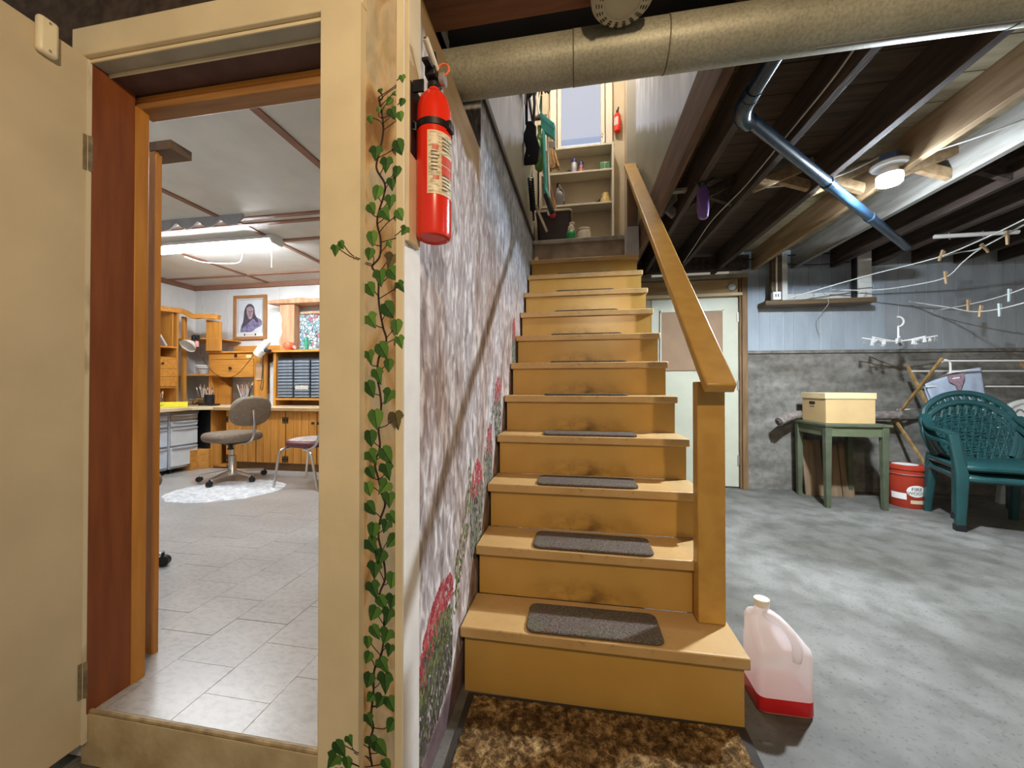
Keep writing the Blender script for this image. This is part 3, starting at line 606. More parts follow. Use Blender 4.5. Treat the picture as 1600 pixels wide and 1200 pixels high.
# ================================================================== PAINTED IVY ON THE WALL END
def leafmat(name, a, bc):
    m, b = base(name, 0.6, 0.3); s_ = sep(m); nz = noise_n(m, 3.0, 4)
    rb_ = mth(m, 'ABSOLUTE', s_.outputs['X'])
    shade = mth(m, 'ADD', maprange(m, s_.outputs['X'], -0.05, 0.05), mth(m, 'MULTIPLY', mth(m, 'SUBTRACT', nz.outputs['Fac'], 0.5), 1.6), True)
    col = mixc(m, shade, bc, a)
    L(m, mixc(m, maprange(m, rb_, 0.035, 0.015), col, tuple(c * 0.35 for c in bc)), b.inputs['Base Color']); return m
LG = [leafmat('ivy_green', (0.085, 0.20, 0.035), (0.035, 0.10, 0.02)), leafmat('ivy_dark_green', (0.055, 0.14, 0.03), (0.02, 0.065, 0.015)), leafmat('ivy_light_green', (0.13, 0.27, 0.05), (0.06, 0.15, 0.03)), leafmat('ivy_olive', (0.15, 0.13, 0.05), (0.08, 0.06, 0.03))]
half = [(0.0, 0.44), (0.13, 0.57), (0.33, 0.60), (0.50, 0.45), (0.60, 0.16), (0.44, 0.06), (0.33, -0.04), (0.27, -0.22), (0.14, -0.44), (0.0, -0.68)]
outline = half + [(-x, z) for x, z in half[-2:0:-1]]
half2 = [(0.0, 0.50), (0.16, 0.60), (0.38, 0.50), (0.54, 0.30), (0.46, 0.0), (0.28, -0.28), (0.0, -0.60)]
outline2 = half2 + [(-x * 0.92, z) for x, z in half2[-2:0:-1]]
LEAF = {}
for i in range(4):
    for j, ol in enumerate((outline, outline2)):
        LEAF[i, j] = mesh('painted_leaf', MB().prism(ol, 'y', -0.0010, 0.0004), LG[i], 0)
VEINM = mat('ivy_vein', (0.02, 0.045, 0.012), 0.7)
IVY = [(-0.477, 1.814, 0.0108), (-0.454, 1.786, 0.0167), (-0.481, 1.767, 0.0108), (-0.504, 1.747, 0.0157), (-0.444, 1.755, 0.0245), (-0.42, 1.738, 0.0186), (-0.415, 1.83, 0.0137), (-0.431, 1.817, 0.0098), (-0.44, 1.803, 0.0088), (-0.416, 1.772, 0.0157), (-0.489, 1.662, 0.0284), (-0.423, 1.663, 0.0304), (-0.461, 1.63, 0.0265), (-0.429, 1.604, 0.0216), (-0.446, 1.581, 0.0235), (-0.485, 1.562, 0.0265), (-0.45, 1.537, 0.0245), (-0.5, 1.523, 0.0255), (-0.463, 1.506, 0.0265), (-0.421, 1.498, 0.0235), (-0.409, 1.459, 0.0186), (-0.498, 1.449, 0.0274), (-0.452, 1.432, 0.0137), (-0.566, 1.429, 0.0167), (-0.582, 1.417, 0.0225), (-0.505, 1.411, 0.0255), (-0.448, 1.392, 0.0304), (-0.442, 1.358, 0.0304), (-0.476, 1.351, 0.0294), (-0.503, 1.322, 0.0284), (-0.418, 1.324, 0.0216), (-0.454, 1.269, 0.0343), (-0.5, 1.245, 0.0314), (-0.428, 1.226, 0.0294), (-0.419, 1.19, 0.0235), (-0.469, 1.17, 0.0372), (-0.504, 1.155, 0.0245), (-0.453, 1.134, 0.0265), (-0.481, 1.108, 0.0294), (-0.502, 1.075, 0.0314), (-0.454, 1.058, 0.0294), (-0.487, 1.001, 0.0372), (-0.428, 1.001, 0.0314), (-0.501, 0.954, 0.0343), (-0.497, 0.908, 0.0304), (-0.458, 0.913, 0.0333), (-0.457, 0.875, 0.0333), (-0.5, 0.869, 0.0265), (-0.465, 0.835, 0.0314), (-0.506, 0.829, 0.0294), (-0.451, 0.806, 0.0294), (-0.5, 0.781, 0.0314), (-0.442, 0.761, 0.0265), (-0.493, 0.726, 0.0314), (-0.46, 0.74, 0.0245), (-0.444, 0.705, 0.0304), (-0.496, 0.689, 0.0323), (-0.474, 0.664, 0.0314), (-0.489, 0.632, 0.0304), (-0.443, 0.61, 0.0304), (-0.491, 0.583, 0.0353), (-0.469, 0.554, 0.0274), (-0.443, 0.558, 0.0284), (-0.491, 0.525, 0.0304), (-0.454, 0.522, 0.0304), (-0.486, 0.479, 0.0284), (-0.458, 0.473, 0.0304), (-0.507, 0.452, 0.0225), (-0.449, 0.44, 0.0245), (-0.506, 0.415, 0.0245), (-0.464, 0.4, 0.0304), (-0.504, 0.36, 0.0304), (-0.46, 0.36, 0.0363), (-0.499, 0.318, 0.0225), (-0.474, 0.313, 0.0274), (-0.445, 0.31, 0.0314), (-0.502, 0.262, 0.0245), (-0.445, 0.258, 0.0284), (-0.494, 0.208, 0.0274), (-0.471, 0.199, 0.0343), (-0.538, 0.227, 0.0216), (-0.565, 0.204, 0.0314), (-0.584, 0.173, 0.0314), (-0.545, 0.171, 0.0255), (-0.565, 0.142, 0.0255), (-0.456, 0.161, 0.0245)]
mainst = [(-0.482, 1.8), (-0.47, 1.734), (-0.472, 1.695), (-0.482, 1.656), (-0.487, 1.622), (-0.465, 1.583), (-0.468, 1.552), (-0.481, 1.514), (-0.485, 1.485), (-0.476, 1.447), (-0.478, 1.403), (-0.498, 1.38), (-0.488, 1.364), (-0.481, 1.34), (-0.481, 1.305), (-0.477, 1.269), (-0.468, 1.226), (-0.46, 1.194), (-0.48, 1.151), (-0.483, 1.104), (-0.476, 1.067), (-0.473, 1.027), (-0.48, 0.98), (-0.476, 0.933), (-0.489, 0.892), (-0.479, 0.853), (-0.469, 0.814), (-0.462, 0.791), (-0.475, 0.752), (-0.479, 0.712), (-0.467, 0.666), (-0.461, 0.613), (-0.475, 0.573), (-0.463, 0.543), (-0.464, 0.488), (-0.466, 0.449), (-0.474, 0.417), (-0.489, 0.385), (-0.491, 0.33), (-0.497, 0.275), (-0.491, 0.245), (-0.502, 0.204), (-0.494, 0.151)]
wroot = thing('painted_ivy', 'trailing green ivy painted down the wall end by the doorway', 'mural', (-0.47, 0.8535, 0.0))
def plane_y(x): return 0.8315 if x < -0.530 else (0.8285 if x < -0.515 else (0.8545 if x < -0.4305 else (0.8455 if x < -0.41 else 0.8460)))
for i, (x, z, s) in enumerate(IVY):
    h = random.random(); mi = 0 if h < 0.42 else (1 if h < 0.80 else (2 if h < 0.97 else 3))
    if z < 0.5: mi = min(mi, 1)
    o = obj('painted_leaf', None, None, wroot, (x, plane_y(x), z), me=LEAF[mi, i % 2], rot=(0, random.uniform(-0.7, 0.7), 0))
    o.scale = (s * random.uniform(1.0, 1.2), 1, s * random.uniform(1.05, 1.25))
STEMM = mat('ivy_stem_paint', (0.045, 0.025, 0.02), 0.7, 0.2)
mb = MB(); sp = smooth_pts([(x, 0, z) for x, z in mainst], 5)
def ribbon(pts, w):
    pts = [Vector(p) for p in pts]
    for a, c in zip(pts[:-1], pts[1:]):
        if (c - a).length < 1e-6: continue
        mid = (a.x + c.x) / 2; y = plane_y(mid)
        n = Vector((-(c.z - a.z), 0, c.x - a.x)).normalized() * w / 2
        e = (c - a) * 0.06; a2, c2 = a - e, c + e
        mb.add([(a2.x - n.x, y, a2.z - n.z), (a2.x + n.x, y, a2.z + n.z), (c2.x + n.x, y, c2.z + n.z), (c2.x - n.x, y, c2.z - n.z),
                (a2.x - n.x, y + 0.0005, a2.z - n.z), (a2.x + n.x, y + 0.0005, a2.z + n.z), (c2.x + n.x, y + 0.0005, c2.z + n.z), (c2.x - n.x, y + 0.0005, c2.z - n.z)],
               [(0, 1, 2, 3), (7, 6, 5, 4), (0, 4, 5, 1), (2, 6, 7, 3)])
ribbon(sp, 0.0052)
for (x, z, s) in IVY:
    q = min(sp, key=lambda p: (p.x - x) ** 2 + (p.z + 0.02 - z) ** 2 * 1.6)
    a = Vector((q.x, 0, q.z)); c = Vector((x, 0, z + s * 0.4)); mdp = (a + c) / 2 + Vector((random.uniform(-0.008, 0.008), 0, random.uniform(-0.012, 0.004)))
    ribbon(smooth_pts([a, mdp, c], 4), 0.0022)
obj('painted_stem', mb, STEMM, wroot)

# ================================================================== LARGE FIRE EXTINGUISHER
fx = thing('fire_extinguisher', 'large red fire extinguisher strapped to the white corner board', 'fire extinguisher', (-0.357, 0.905, 1.455))
rr = 0.0435
obj('cylinder', MB().lathe([(0.0001, 0.004), (0.030, 0.004), (0.034, 0.0), (0.041, 0.003), (rr, 0.012), (rr, 0.318), (0.0415, 0.338), (0.035, 0.358), (0.024, 0.372), (0.015, 0.378), (0.014, 0.392), (0.0001, 0.392)], n=48), RED, fx, local=True)
m, b = base('extinguisher_label', 0.4)
s = sep(m); n1 = noise_n(m, 1, 2, (60, 60, 260)); ln_ = ramp(m, [(0.42, (0.20, 0.16, 0.10)), (0.55, (0.74, 0.66, 0.48))]); L(m, n1.outputs['Fac'], ln_.inputs[0])
L(m, mixc(m, 0.62, (0.76, 0.68, 0.50), ln_.outputs[0]), b.inputs['Base Color'])
lab = obj('label', MB().lathe([(rr + 0.0006, 0.10), (rr + 0.0006, 0.252)], n=22, a0=R(-88), a1=R(24)), m, fx, local=True)
bd = mat('label_border', (0.80, 0.56, 0.36), 0.4, 0.04)
mb = MB()
for z0, z1 in ((0.098, 0.102), (0.250, 0.254)): mb.lathe([(rr + 0.001, z0), (rr + 0.001, z1)], n=22, a0=R(-90), a1=R(24))
mb.lathe([(rr + 0.001, 0.098), (rr + 0.001, 0.254)], n=2, a0=R(-90), a1=R(-86.5)); mb.lathe([(rr + 0.001, 0.098), (rr + 0.001, 0.254)], n=1, a0=R(-48), a1=R(-46.5))
obj('label_border', mb, bd, fx, local=True)
mb = MB()
for z0, z1, a0, a1 in ((0.148, 0.170, -44, 10), (0.174, 0.196, -44, 10)): mb.lathe([(rr + 0.0014, z0), (rr + 0.0014, z1)], n=10, a0=R(a0), a1=R(a1))
for z0, z1, a0, a1 in ((0.207, 0.218, -74, -54), (0.134, 0.143, -72, -52)): mb.lathe([(rr + 0.0012, z0), (rr + 0.0012, z1)], n=5, a0=R(a0), a1=R(a1))
obj('label_red_block', mb, mat('label_red', (0.60, 0.09, 0.06), 0.4, 0.1), fx, local=True)
mb = MB()
for i in range(15):
    if 5 <= i <= 10: 
        mb.lathe([(rr + 0.0012, 0.110 + 0.0090 * i), (rr + 0.0012, 0.1135 + 0.0090 * i)], n=6, a0=R(-78), a1=R(-54 + random.uniform(-5, 3)))
    else:
        mb.lathe([(rr + 0.0012, 0.110 + 0.0090 * i), (rr + 0.0012, 0.1130 + 0.0090 * i)], n=10, a0=R(-43), a1=R(-10 + random.uniform(-12, 20)))
obj('label_print', mb, mat('label_ink', (0.10, 0.075, 0.05), 0.5), fx, local=True)
band = obj('strap', MB().lathe([(rr + 0.0005, 0.270), (rr + 0.0025, 0.270), (rr + 0.0025, 0.286), (rr + 0.0005, 0.286)], n=40), BLACK, fx, local=True)
obj('buckle', MB().box(0.040, 0.052, -0.022, 0.006, 0.266, 0.289), BLACK, band, local=True, bevel=0.003)
bk = obj('bracket', MB().box(-0.0410, -0.0385, -0.052, 0.03, 0.20, 0.375).box(-0.041, -0.012, -0.040, -0.034, 0.355, 0.385).tube([(-0.035, -0.05, 0.275), (-0.028, -0.048, 0.27), (-0.03, -0.045, 0.255), (-0.037, -0.05, 0.255)], 0.0035, 6), BLACK, fx, local=True, bevel=0.002)
vv = obj('valve', MB().lathe([(0.017, 0.385), (0.017, 0.40), (0.013, 0.404), (0.013, 0.425), (0.0001, 0.425)], n=20).box(-0.014, 0.014, -0.030, 0.024, 0.402, 0.428), BLACK, fx, local=True, bevel=0.003)
obj('lever', MB().bar((0.0, 0.02, 0.428), (0.002, -0.018, 0.468), 0.018, 0.010).bar((0.0, 0.022, 0.426), (0.0, -0.06, 0.416), 0.018, 0.008), BLACK, fx, local=True, bevel=0.002)
obj('nozzle', MB().tube([(0.012, -0.015, 0.424), (0.006, -0.072, 0.452)], 0.0075, 16).tube([(0.006, -0.072, 0.452), (0.0059, -0.0726, 0.4523)], 0.0065, 16), mat('beige_nozzle', (0.66, 0.60, 0.48), 0.5, 0.05), fx, local=True)
obj('nozzle_bore', MB().tube([(0.0060, -0.0722, 0.4521), (0.0058, -0.0738, 0.4529)], 0.0042, 12), mat('brown_bore', (0.12, 0.05, 0.02), 0.6), fx, local=True)
obj('gauge', MB().lathe([(0.0001, 0.0), (0.015, 0.0), (0.016, 0.004), (0.016, 0.014), (0.0001, 0.014)], (0.016, 0.0, 0.408), 20, 'x'), STEEL, fx, local=True)
obj('pull_ring', MB().tube(arc((0.026, -0.004, 0.431), 0.015, 0, 2 * PI, 24, 'xz'), 0.0022, 8).tube([(0.012, -0.004, 0.43), (-0.01, -0.004, 0.43)], 0.0018, 6), mat('orange_plastic', (0.85, 0.16, 0.06), 0.4, 0.05), fx, local=True)

# ================================================================== DUCT, SMOKE ALARM, BLACK DRAIN PIPE
m, b = base('galvanised_duct', 0.5, 0.5); b.inputs['Metallic'].default_value = 0.25
n1 = noise_n(m, 4, 6); n2 = noise_n(m, 120, 4); c = ramp(m, [(0.3, (0.26, 0.25, 0.185)), (0.7, (0.37, 0.36, 0.28))]); L(m, n1.outputs['Fac'], c.inputs[0])
c2 = ramp(m, [(0.35, (0.75, 0.75, 0.72)), (0.6, (1, 1, 1))]); L(m, n2.outputs['Fac'], c2.inputs[0]); L(m, mixc(m, 1.0, c.outputs[0], c2.outputs[0], 'MULTIPLY'), b.inputs['Base Color']); add_bump(m, b, n2.outputs['Fac'], 0.15, 0.004); DUCT = m
DY, DZ, DR = 1.318, 2.228, 0.0775
du = thing('air_duct', 'round grey metal air duct crossing above the stair foot', 'duct', (-0.5, DY, DZ))
xs = [-0.50, 0.005, 0.31, 1.30, 3.2]
for a, c in zip(xs[:-1], xs[1:]):
    if a > -0.4: obj('seam', MB().tube([(a - xs[0] - 0.014, 0, 0), (a - xs[0] - 0.010, 0, 0)], DR + 0.0022, 40), mat('dark_seam', (0.10, 0.085, 0.05), 0.6), du, local=True)
    obj('duct_section', MB().tube([(a - xs[0] + (0.0 if a == xs[0] else -0.012), 0, 0), (c - xs[0], 0, 0)], [DR + (0.0012 if i == 0 else 0.0) for i in range(2)], 48), DUCT, du, local=True)
obj('seam_strip', MB().box(1.25, 3.6, -0.004, 0.004, -DR - 0.003, -DR + 0.001), mat('dull_seam', (0.22, 0.22, 0.22), 0.55, 0.1, metal=0.3), du, local=True)
sa = thing('smoke_alarm', 'round cream smoke alarm under the red-brown beam', 'smoke alarm', (0.138, 1.145, 2.285))
AL = mat('ivory_alarm', (0.48, 0.43, 0.28), 0.5, 0.04)
DK = mat('alarm_slot', (0.04, 0.03, 0.02), 0.8)
obj('housing', MB().lathe([(0.0001, 0.033), (0.055, 0.033), (0.055, 0.002), (0.094, 0.0), (0.094, -0.02), (0.091, -0.045), (0.080, -0.058), (0.052, -0.062), (0.050, -0.058), (0.0001, -0.060)], n=48), AL, sa, local=True)
for k in range(18):
    a0 = 2 * PI * k / 18
    mb = MB()
    for rr_, w in ((0.060, 0.0045), (0.068, 0.0050), (0.076, 0.0056)):
        p = Vector((rr_ * math.cos(a0), rr_ * math.sin(a0), -0.0605 + (0.002 if rr_ > 0.07 else 0)))
        t = Vector((-math.sin(a0), math.cos(a0), 0)) * w
        mb.bar(p - t, p + t, 0.0026, 0.004)
    obj('slot', mb, DK, sa, local=True)
obj('test_button', MB().lathe([(0.009, -0.058), (0.009, -0.066), (0.0001, -0.067)], (-0.055, -0.045, 0), 14), WHITE, sa, local=True)
obj('screw', MB().lathe([(0.004, -0.058), (0.004, -0.063), (0.0001, -0.063)], (0.02, -0.046, 0), 10), STEEL, sa, local=True)

pp = thing('drain_pipe', 'black plastic drain pipe running slantwise under the joists', 'pipe', (0.715, 1.78, 2.285))
o0 = Vector((0.715, 1.78, 2.285))
A_, B_, C_ = Vector((0.735, 0.6, 2.30)), o0, Vector((2.72, 3.62, 2.245))
obj('pipe_run', MB().tube([A_ - o0, B_ + Vector((0, -0.06, 0)) - o0], 0.029, 24), BLACKP, pp, local=True)
obj('elbow', MB().tube(smooth_pts([(0, -0.09, 0.002), (0, -0.03, 0), (0.022, 0.03, -0.002), (0.065, 0.07, -0.003)], 5), 0.036, 24), BLACKP, pp, local=True)
dd = (C_ - B_)
obj('pipe_run', MB().tube([dd * 0.03, dd], 0.0285, 24), BLACKP, pp, local=True)
for t in (0.36, 0.64): obj('coupling', MB().tube([dd * t, dd * (t + 0.02)], 0.033, 24), BLACKP, pp, local=True)
obj('coupling', MB().tube([(0, -0.13, 0.003), (0, -0.09, 0.002)], 0.034, 24), BLACKP, pp, local=True)

# ================================================================== JUG
jg = thing('jug', 'milky plastic jug with red liquid on the floor beside the stairs', 'jug', (0.68, 1.435, 0.0))
m, b = base('milky_plastic', 0.32, 0.5); nt = m.node_tree
b.inputs['Base Color'].default_value = (0.94, 0.90, 0.91, 1); b.inputs['Subsurface Weight'].default_value = 0.0
tp = N(m, 'ShaderNodeBsdfTransparent'); tl = N(m, 'ShaderNodeBsdfTranslucent'); tl.inputs[0].default_value = (0.95, 0.90, 0.92, 1)
mx = N(m, 'ShaderNodeMixShader'); mx2 = N(m, 'ShaderNodeMixShader'); mx.inputs[0].default_value = 0.45; mx2.inputs[0].default_value = 0.13
L(m, b.outputs[0], mx.inputs[1]); L(m, tl.outputs[0], mx.inputs[2]); L(m, mx.outputs[0], mx2.inputs[1]); L(m, tp.outputs[0], mx2.inputs[2])
L(m, mx2.outputs[0], nt.nodes['Material Output'].inputs['Surface']); MILK = m
def jug_sec(z, hx, hy, cx, cy, r, n=6):
    return [(p[0] + cx, p[1] + cy, z) for p in rrect(-hx, hx, -hy, hy, min(r, hx * 0.98, hy * 0.98), n)]
def loft(secs):
    mb = MB(); n = len(secs[0]); v = [p for s_ in secs for p in s_]; f = [tuple(range(n - 1, -1, -1)), tuple((len(secs) - 1) * n + k for k in range(n))]
    for j in range(len(secs) - 1):
        for k in range(n): f.append((j * n + k, j * n + (k + 1) % n, (j + 1) * n + (k + 1) % n, (j + 1) * n + k))
    return mb.add(v, f)
HX, HY = 0.080, 0.068
body = [jug_sec(0.0, HX - 0.006, HY - 0.006, 0, 0, 0.02), jug_sec(0.008, HX, HY, 0, 0, 0.022), jug_sec(0.15, HX, HY, 0, 0, 0.022), jug_sec(0.205, HX, HY, 0, 0, 0.022),
        jug_sec(0.222, HX - 0.002, HY - 0.005, 0, 0.003, 0.022), jug_sec(0.250, HX - 0.012, HY - 0.020, -0.010, 0.017, 0.022), jug_sec(0.278, 0.055, 0.036, -0.022, 0.030, 0.022),
        jug_sec(0.296, 0.040, 0.030, -0.030, 0.032, 0.022), jug_sec(0.305, 0.024, 0.022, -0.032, 0.026, 0.0195), jug_sec(0.325, 0.018, 0.018, -0.032, 0.026, 0.0176)]
obj('body', loft(body), MILK, jg, local=True, smooth=60)
obj('handle', MB().tube(smooth_pts([(-0.028, 0.012, 0.304), (-0.004, -0.020, 0.300), (0.020, -0.050, 0.274), (0.030, -0.066, 0.236), (0.028, -0.060, 0.192)], 6), [0.0145] * 25, 16), MILK, jg, local=True)
obj('liquid', loft([jug_sec(0.002, HX - 0.004, HY - 0.004, 0, 0, 0.02), jug_sec(0.010, HX + 0.0006, HY + 0.0006, 0, 0, 0.022), jug_sec(0.058, HX + 0.0006, HY + 0.0006, 0, 0, 0.022)]), mat('red_liquid', (0.62, 0.02, 0.025), 0.3, 0.08, 6), jg, local=True)
cp = obj('cap', MB().lathe([(0.019, 0.322), (0.0225, 0.325), (0.0235, 0.338), (0.0235, 0.348), (0.021, 0.350), (0.0001, 0.3495)], (-0.032, 0.026, 0), 24), mat('white_cap', (0.86, 0.81, 0.72), 0.4, 0.03), jg, local=True)
tag(cp, 'white screw cap'); jg.scale = (1.06, 1.0, 0.955)

# ================================================================== CEILING BULB BETWEEN THE JOISTS
lm = thing('ceiling_bulb', 'bare glowing white bulb in a round holder beside a joist', 'light bulb', (1.795, 2.50, 2.36))
obj('junction_box', MB().lathe([(0.0001, 0.07), (0.05, 0.07), (0.05, 0.015), (0.0001, 0.015)], n=8), mat('blue_box', (0.12, 0.16, 0.30), 0.5, 0.1), lm, local=True, bevel=0.003)
obj('holder', MB().lathe([(0.0001, 0.015), (0.085, 0.015), (0.088, 0.008), (0.080, -0.004), (0.04, -0.012), (0.034, -0.035), (0.0001, -0.035)], n=32), WHITE, lm, local=True)
gb = mat('bulb_glow', (1, 1, 1), 0.3, 0, emit=(0.82, 0.91, 1.0), estr=5000)
obj('bulb', MB().lathe([(0.0001, -0.112), (0.030, -0.110), (0.048, -0.104), (0.056, -0.096)], n=24), gb, lm, local=True)
obj('globe_side', MB().lathe([(0.056, -0.096), (0.060, -0.074), (0.058, -0.05)], n=24), mat('frosted_globe', (0.9, 0.9, 0.9), 0.4, 0, emit=(0.75, 0.88, 1.0), estr=14), lm, local=True)
obj('bulb_collar', MB().lathe([(0.058, -0.05), (0.045, -0.035), (0.030, -0.028), (0.026, -0.02)], n=24), WHITE, lm, local=True)
o = obj('power_cable', MB().tube(smooth_pts([(1.87, 2.42, 2.36), (2.05, 2.2, 2.345), (2.20, 2.05, 2.38), (2.235, 2.0, 2.40)]), 0.004, 6), WIREW); tag(o, 'pale cable looped between the pale and the natural joist', 'cable')
o = obj('power_cable', MB().tube(smooth_pts([(1.25, 2.75, 2.42), (1.45, 2.72, 2.41), (1.60, 2.62, 2.39), (1.70, 2.55, 2.41), (1.76, 2.51, 2.43)]), 0.005, 6), WIREW); tag(o, 'white cable curling down to the glowing bulb', 'cable')
o = obj('power_cable', MB().tube(smooth_pts([(1.018, 1.535, 2.34), (1.045, 1.738, 2.35), (1.042, 2.037, 2.34), (1.047, 2.542, 2.34), (1.015, 3.039, 2.34), (1.038, 3.539, 2.33), (1.063, 3.976, 2.33)]), 0.004, 6), WIRE); tag(o, 'thin grey cable running along a dark joist above the handrail', 'cable')
o = obj('power_cable', MB().tube(smooth_pts([(0.9, 4.27, 2.36), (1.4, 4.27, 2.39), (1.8, 4.28, 2.42), (2.3, 4.30, 2.45), (2.9, 4.33, 2.44), (3.6, 4.37, 2.44), (4.4, 4.42, 2.47)]), 0.007, 6), BLACK); tag(o, 'black cable strung along the top of the back wall', 'cable')
o = obj('power_cable', MB().tube(smooth_pts([(2.12, 4.31, 2.37), (2.4, 4.31, 2.34), (2.74, 4.31, 2.35)]), 0.005, 6), BLACK); tag(o, 'black cable sagging between the two uprights of the wall frame', 'cable')
wp = thing('white_pipe', 'short white pipe hung level under the dark joists', 'pipe', (2.868, 3.561, 2.3))
obj('pipe', MB().tube([(0, 0, 0), (0.56, 0.0, 0.0)], 0.016, 16), WHITE, wp, local=True)
for x in (0.10, 0.33): obj('hook', MB().tube([(x, 0, 0.028), (x, 0.012, 0.0), (x, 0.0, -0.022), (x, -0.01, -0.03)], 0.004, 6), STEEL, wp, local=True)
pc = thing('purple_pouch', 'purple plastic pouch hanging under the joists by the stairs', 'pouch', (0.765, 2.44, 2.32))
PP = mat('purple_plastic', (0.17, 0.085, 0.30), 0.35, 0.15, 12)
obj('pouch', loft([jug_sec(-0.215, 0.012, 0.010, 0.004, 0, 0.009), jug_sec(-0.205, 0.026, 0.018, 0.002, 0, 0.014), jug_sec(-0.16, 0.034, 0.024, 0, 0, 0.018), jug_sec(-0.05, 0.032, 0.022, 0, 0, 0.018), jug_sec(-0.02, 0.018, 0.014, 0, 0, 0.012)]), PP, pc, local=True)
obj('knot', MB().ball((0, 0, 0.0), 0.028, 10, 6, (1, 0.8, 1)).bar((0, 0, 0.0), (0.07, 0, 0.035), 0.006, 0.012).bar((0, 0, -0.01), (-0.05, 0, 0.02), 0.006, 0.012), BLACK, pc, local=True)

# ================================================================== HANGING WALL FRAME WITH SILL BOARD
OLDW = mat('old_brown_board', (0.15, 0.10, 0.05), 0.7, 0.0, 5, (0.7, 7, 7), col2=(0.085, 0.055, 0.027))
PALEW = mat('pale_dusty_board', (0.60, 0.60, 0.57), 0.7, 0.1, 7)
wfm = thing('wall_frame', 'old wooden frame with a brown sill board on the pale back wall', 'wall frame', (2.4, 4.2, 1.92))
obj('sill_board', MB().box(1.905, 2.89, 4.185, 4.36, 1.915, 1.962), OLDW, wfm, bevel=0.004)
obj('back_strip', MB().box(2.10, 2.87, 4.30, 4.372, 1.963, 2.045), PALEW, wfm)
obj('upright', MB().box(1.975, 2.065, 4.215, 4.26, 1.963, 2.43), OLDW, wfm, bevel=0.002)
obj('upright', MB().box(2.07, 2.12, 4.21, 4.26, 1.963, 2.44), PALEW, wfm, bevel=0.002)
obj('upright', MB().box(2.725, 2.745, 4.22, 4.27, 1.963, 2.50), BLACK, wfm)
obj('upright', MB().box(2.747, 2.865, 4.21, 4.27, 1.963, 2.50), PALEW, wfm, bevel=0.002)
obj('conduit', MB().tube([(2.015, 4.205, 2.03), (2.015, 4.205, 2.41)], 0.008, 10), WHITE, wfm)
jb = obj('outlet_box', MB().box(1.965, 2.04, 4.165, 4.214, 1.963, 2.045), WHITE, wfm, bevel=0.004)
obj('outlet_slot', MB().box(1.985, 1.992, 4.162, 4.166, 1.99, 2.02).box(2.008, 2.015, 4.162, 4.166, 1.99, 2.02), BLACK, jb)
obj('cord', MB().tube(smooth_pts([(2.42, 4.18, 2.02), (2.45, 4.175, 1.97), (2.46, 4.172, 1.90), (2.45, 4.30, 1.80), (2.46, 4.33, 1.70), (2.50, 4.35, 1.62)]), 0.003, 6), WIRE, wfm)
mb = MB()
for x in (2.16, 2.32, 2.78): mb.tube([(x, 4.185, 1.97), (x + 0.02, 4.175, 1.99), (x + 0.01, 4.18, 2.02)], 0.003, 5)
obj('nail_hook', mb, STEEL, wfm)

# ================================================================== CLOTHESLINES AND PEGS
ROPE = mat('white_clothesline', (0.72, 0.72, 0.70), 0.7, 0.06)
PEGW = mat('wooden_peg', (0.55, 0.38, 0.20), 0.65, 0.1, 20)
PEGP = mat('pale_plastic_peg', (0.55, 0.66, 0.68), 0.5, 0.05)
def line(pts, label):
    o = obj('clothesline', MB().tube(smooth_pts(pts, 8), 0.0048, 6), ROPE); tag(o, label, 'clothesline', 'clotheslines under the joists'); return o
line([(2.111, 4.18, 1.976), (2.592, 3.9, 2.09), (2.923, 3.62, 2.145), (3.063, 3.44, 2.209), (3.163, 3.25, 2.281), (3.248, 3.05, 2.368)], 'uppermost white clothesline climbing from the wall frame')
line([(2.494, 4.17, 2.041), (2.82, 4.1, 2.009), (2.991, 3.9, 1.996), (3.1, 3.75, 2.015), (3.139, 3.65, 2.111), (3.173, 3.55, 2.183), (3.26, 3.35, 2.275), (3.336, 3.1, 2.364)], 'white clothesline sagging below the uppermost one from the sill end')
line([(2.933, 3.6, 2.143), (3.058, 3.58, 2.17), (3.165, 3.54, 2.185), (3.251, 3.34, 2.276)], 'short white clothesline tying the two upper lines together')
line([(3.288, 4.36, 1.939), (3.397, 4.1, 1.823), (3.378, 3.8, 1.722), (3.401, 3.5, 1.73), (3.437, 3.2, 1.808)], 'lowest white clothesline with a wooden peg at its dip')
line([(3.478, 4.36, 1.836), (3.475, 4.0, 1.822), (3.497, 3.7, 1.845), (3.546, 3.3, 1.945)], 'white clothesline just above the lowest one by the wall')
def peg(p, ang, m, label, grp):
    t = thing('clothes_peg', label, 'clothes peg', p, 0.5, grp)
    for s_, nm in ((-1, 'prong'), (1, 'prong')):
        a = ang + s_ * 0.13
        dx, dz = math.sin(a), math.cos(a)
        obj(nm, MB().bar((s_ * 0.008 - dx * 0.055, 0, -dz * 0.055), (s_ * 0.008 + dx * 0.05, 0, dz * 0.05), 0.014, 0.012, (0, 1, 0)), m, t, local=True)
    obj('spring', MB().tube([(0, -0.010, 0.004), (0, 0.010, 0.004)], 0.0055, 8), STEEL, t, local=True)
G1, G2 = 'wooden clothes pegs on the lines', 'plastic clothes pegs on the lines'
peg((2.947, 3.6, 2.158), 0.65, PEGW, 'wooden peg tilted where the upper clotheslines meet', G1)
peg((3.1, 3.75, 2.015), -0.1, PEGW, 'wooden peg on the sagging line below the tilted one', G1)
peg((3.177, 3.53, 2.181), -1.15, PEGW, 'dark wooden peg lying nearly level on the upper line', G1)
peg((3.224, 3.42, 2.215), 0.0, PEGW, 'wooden peg hanging upright highest on the upper line', G1)
peg((3.458, 3.98, 1.812), 0.1, PEGW, 'wooden peg above the dip of the lowest line', G1)
peg((3.388, 3.8, 1.727), 0.4, PEGW, 'wooden peg clipped at the dip of the lowest line', G1)
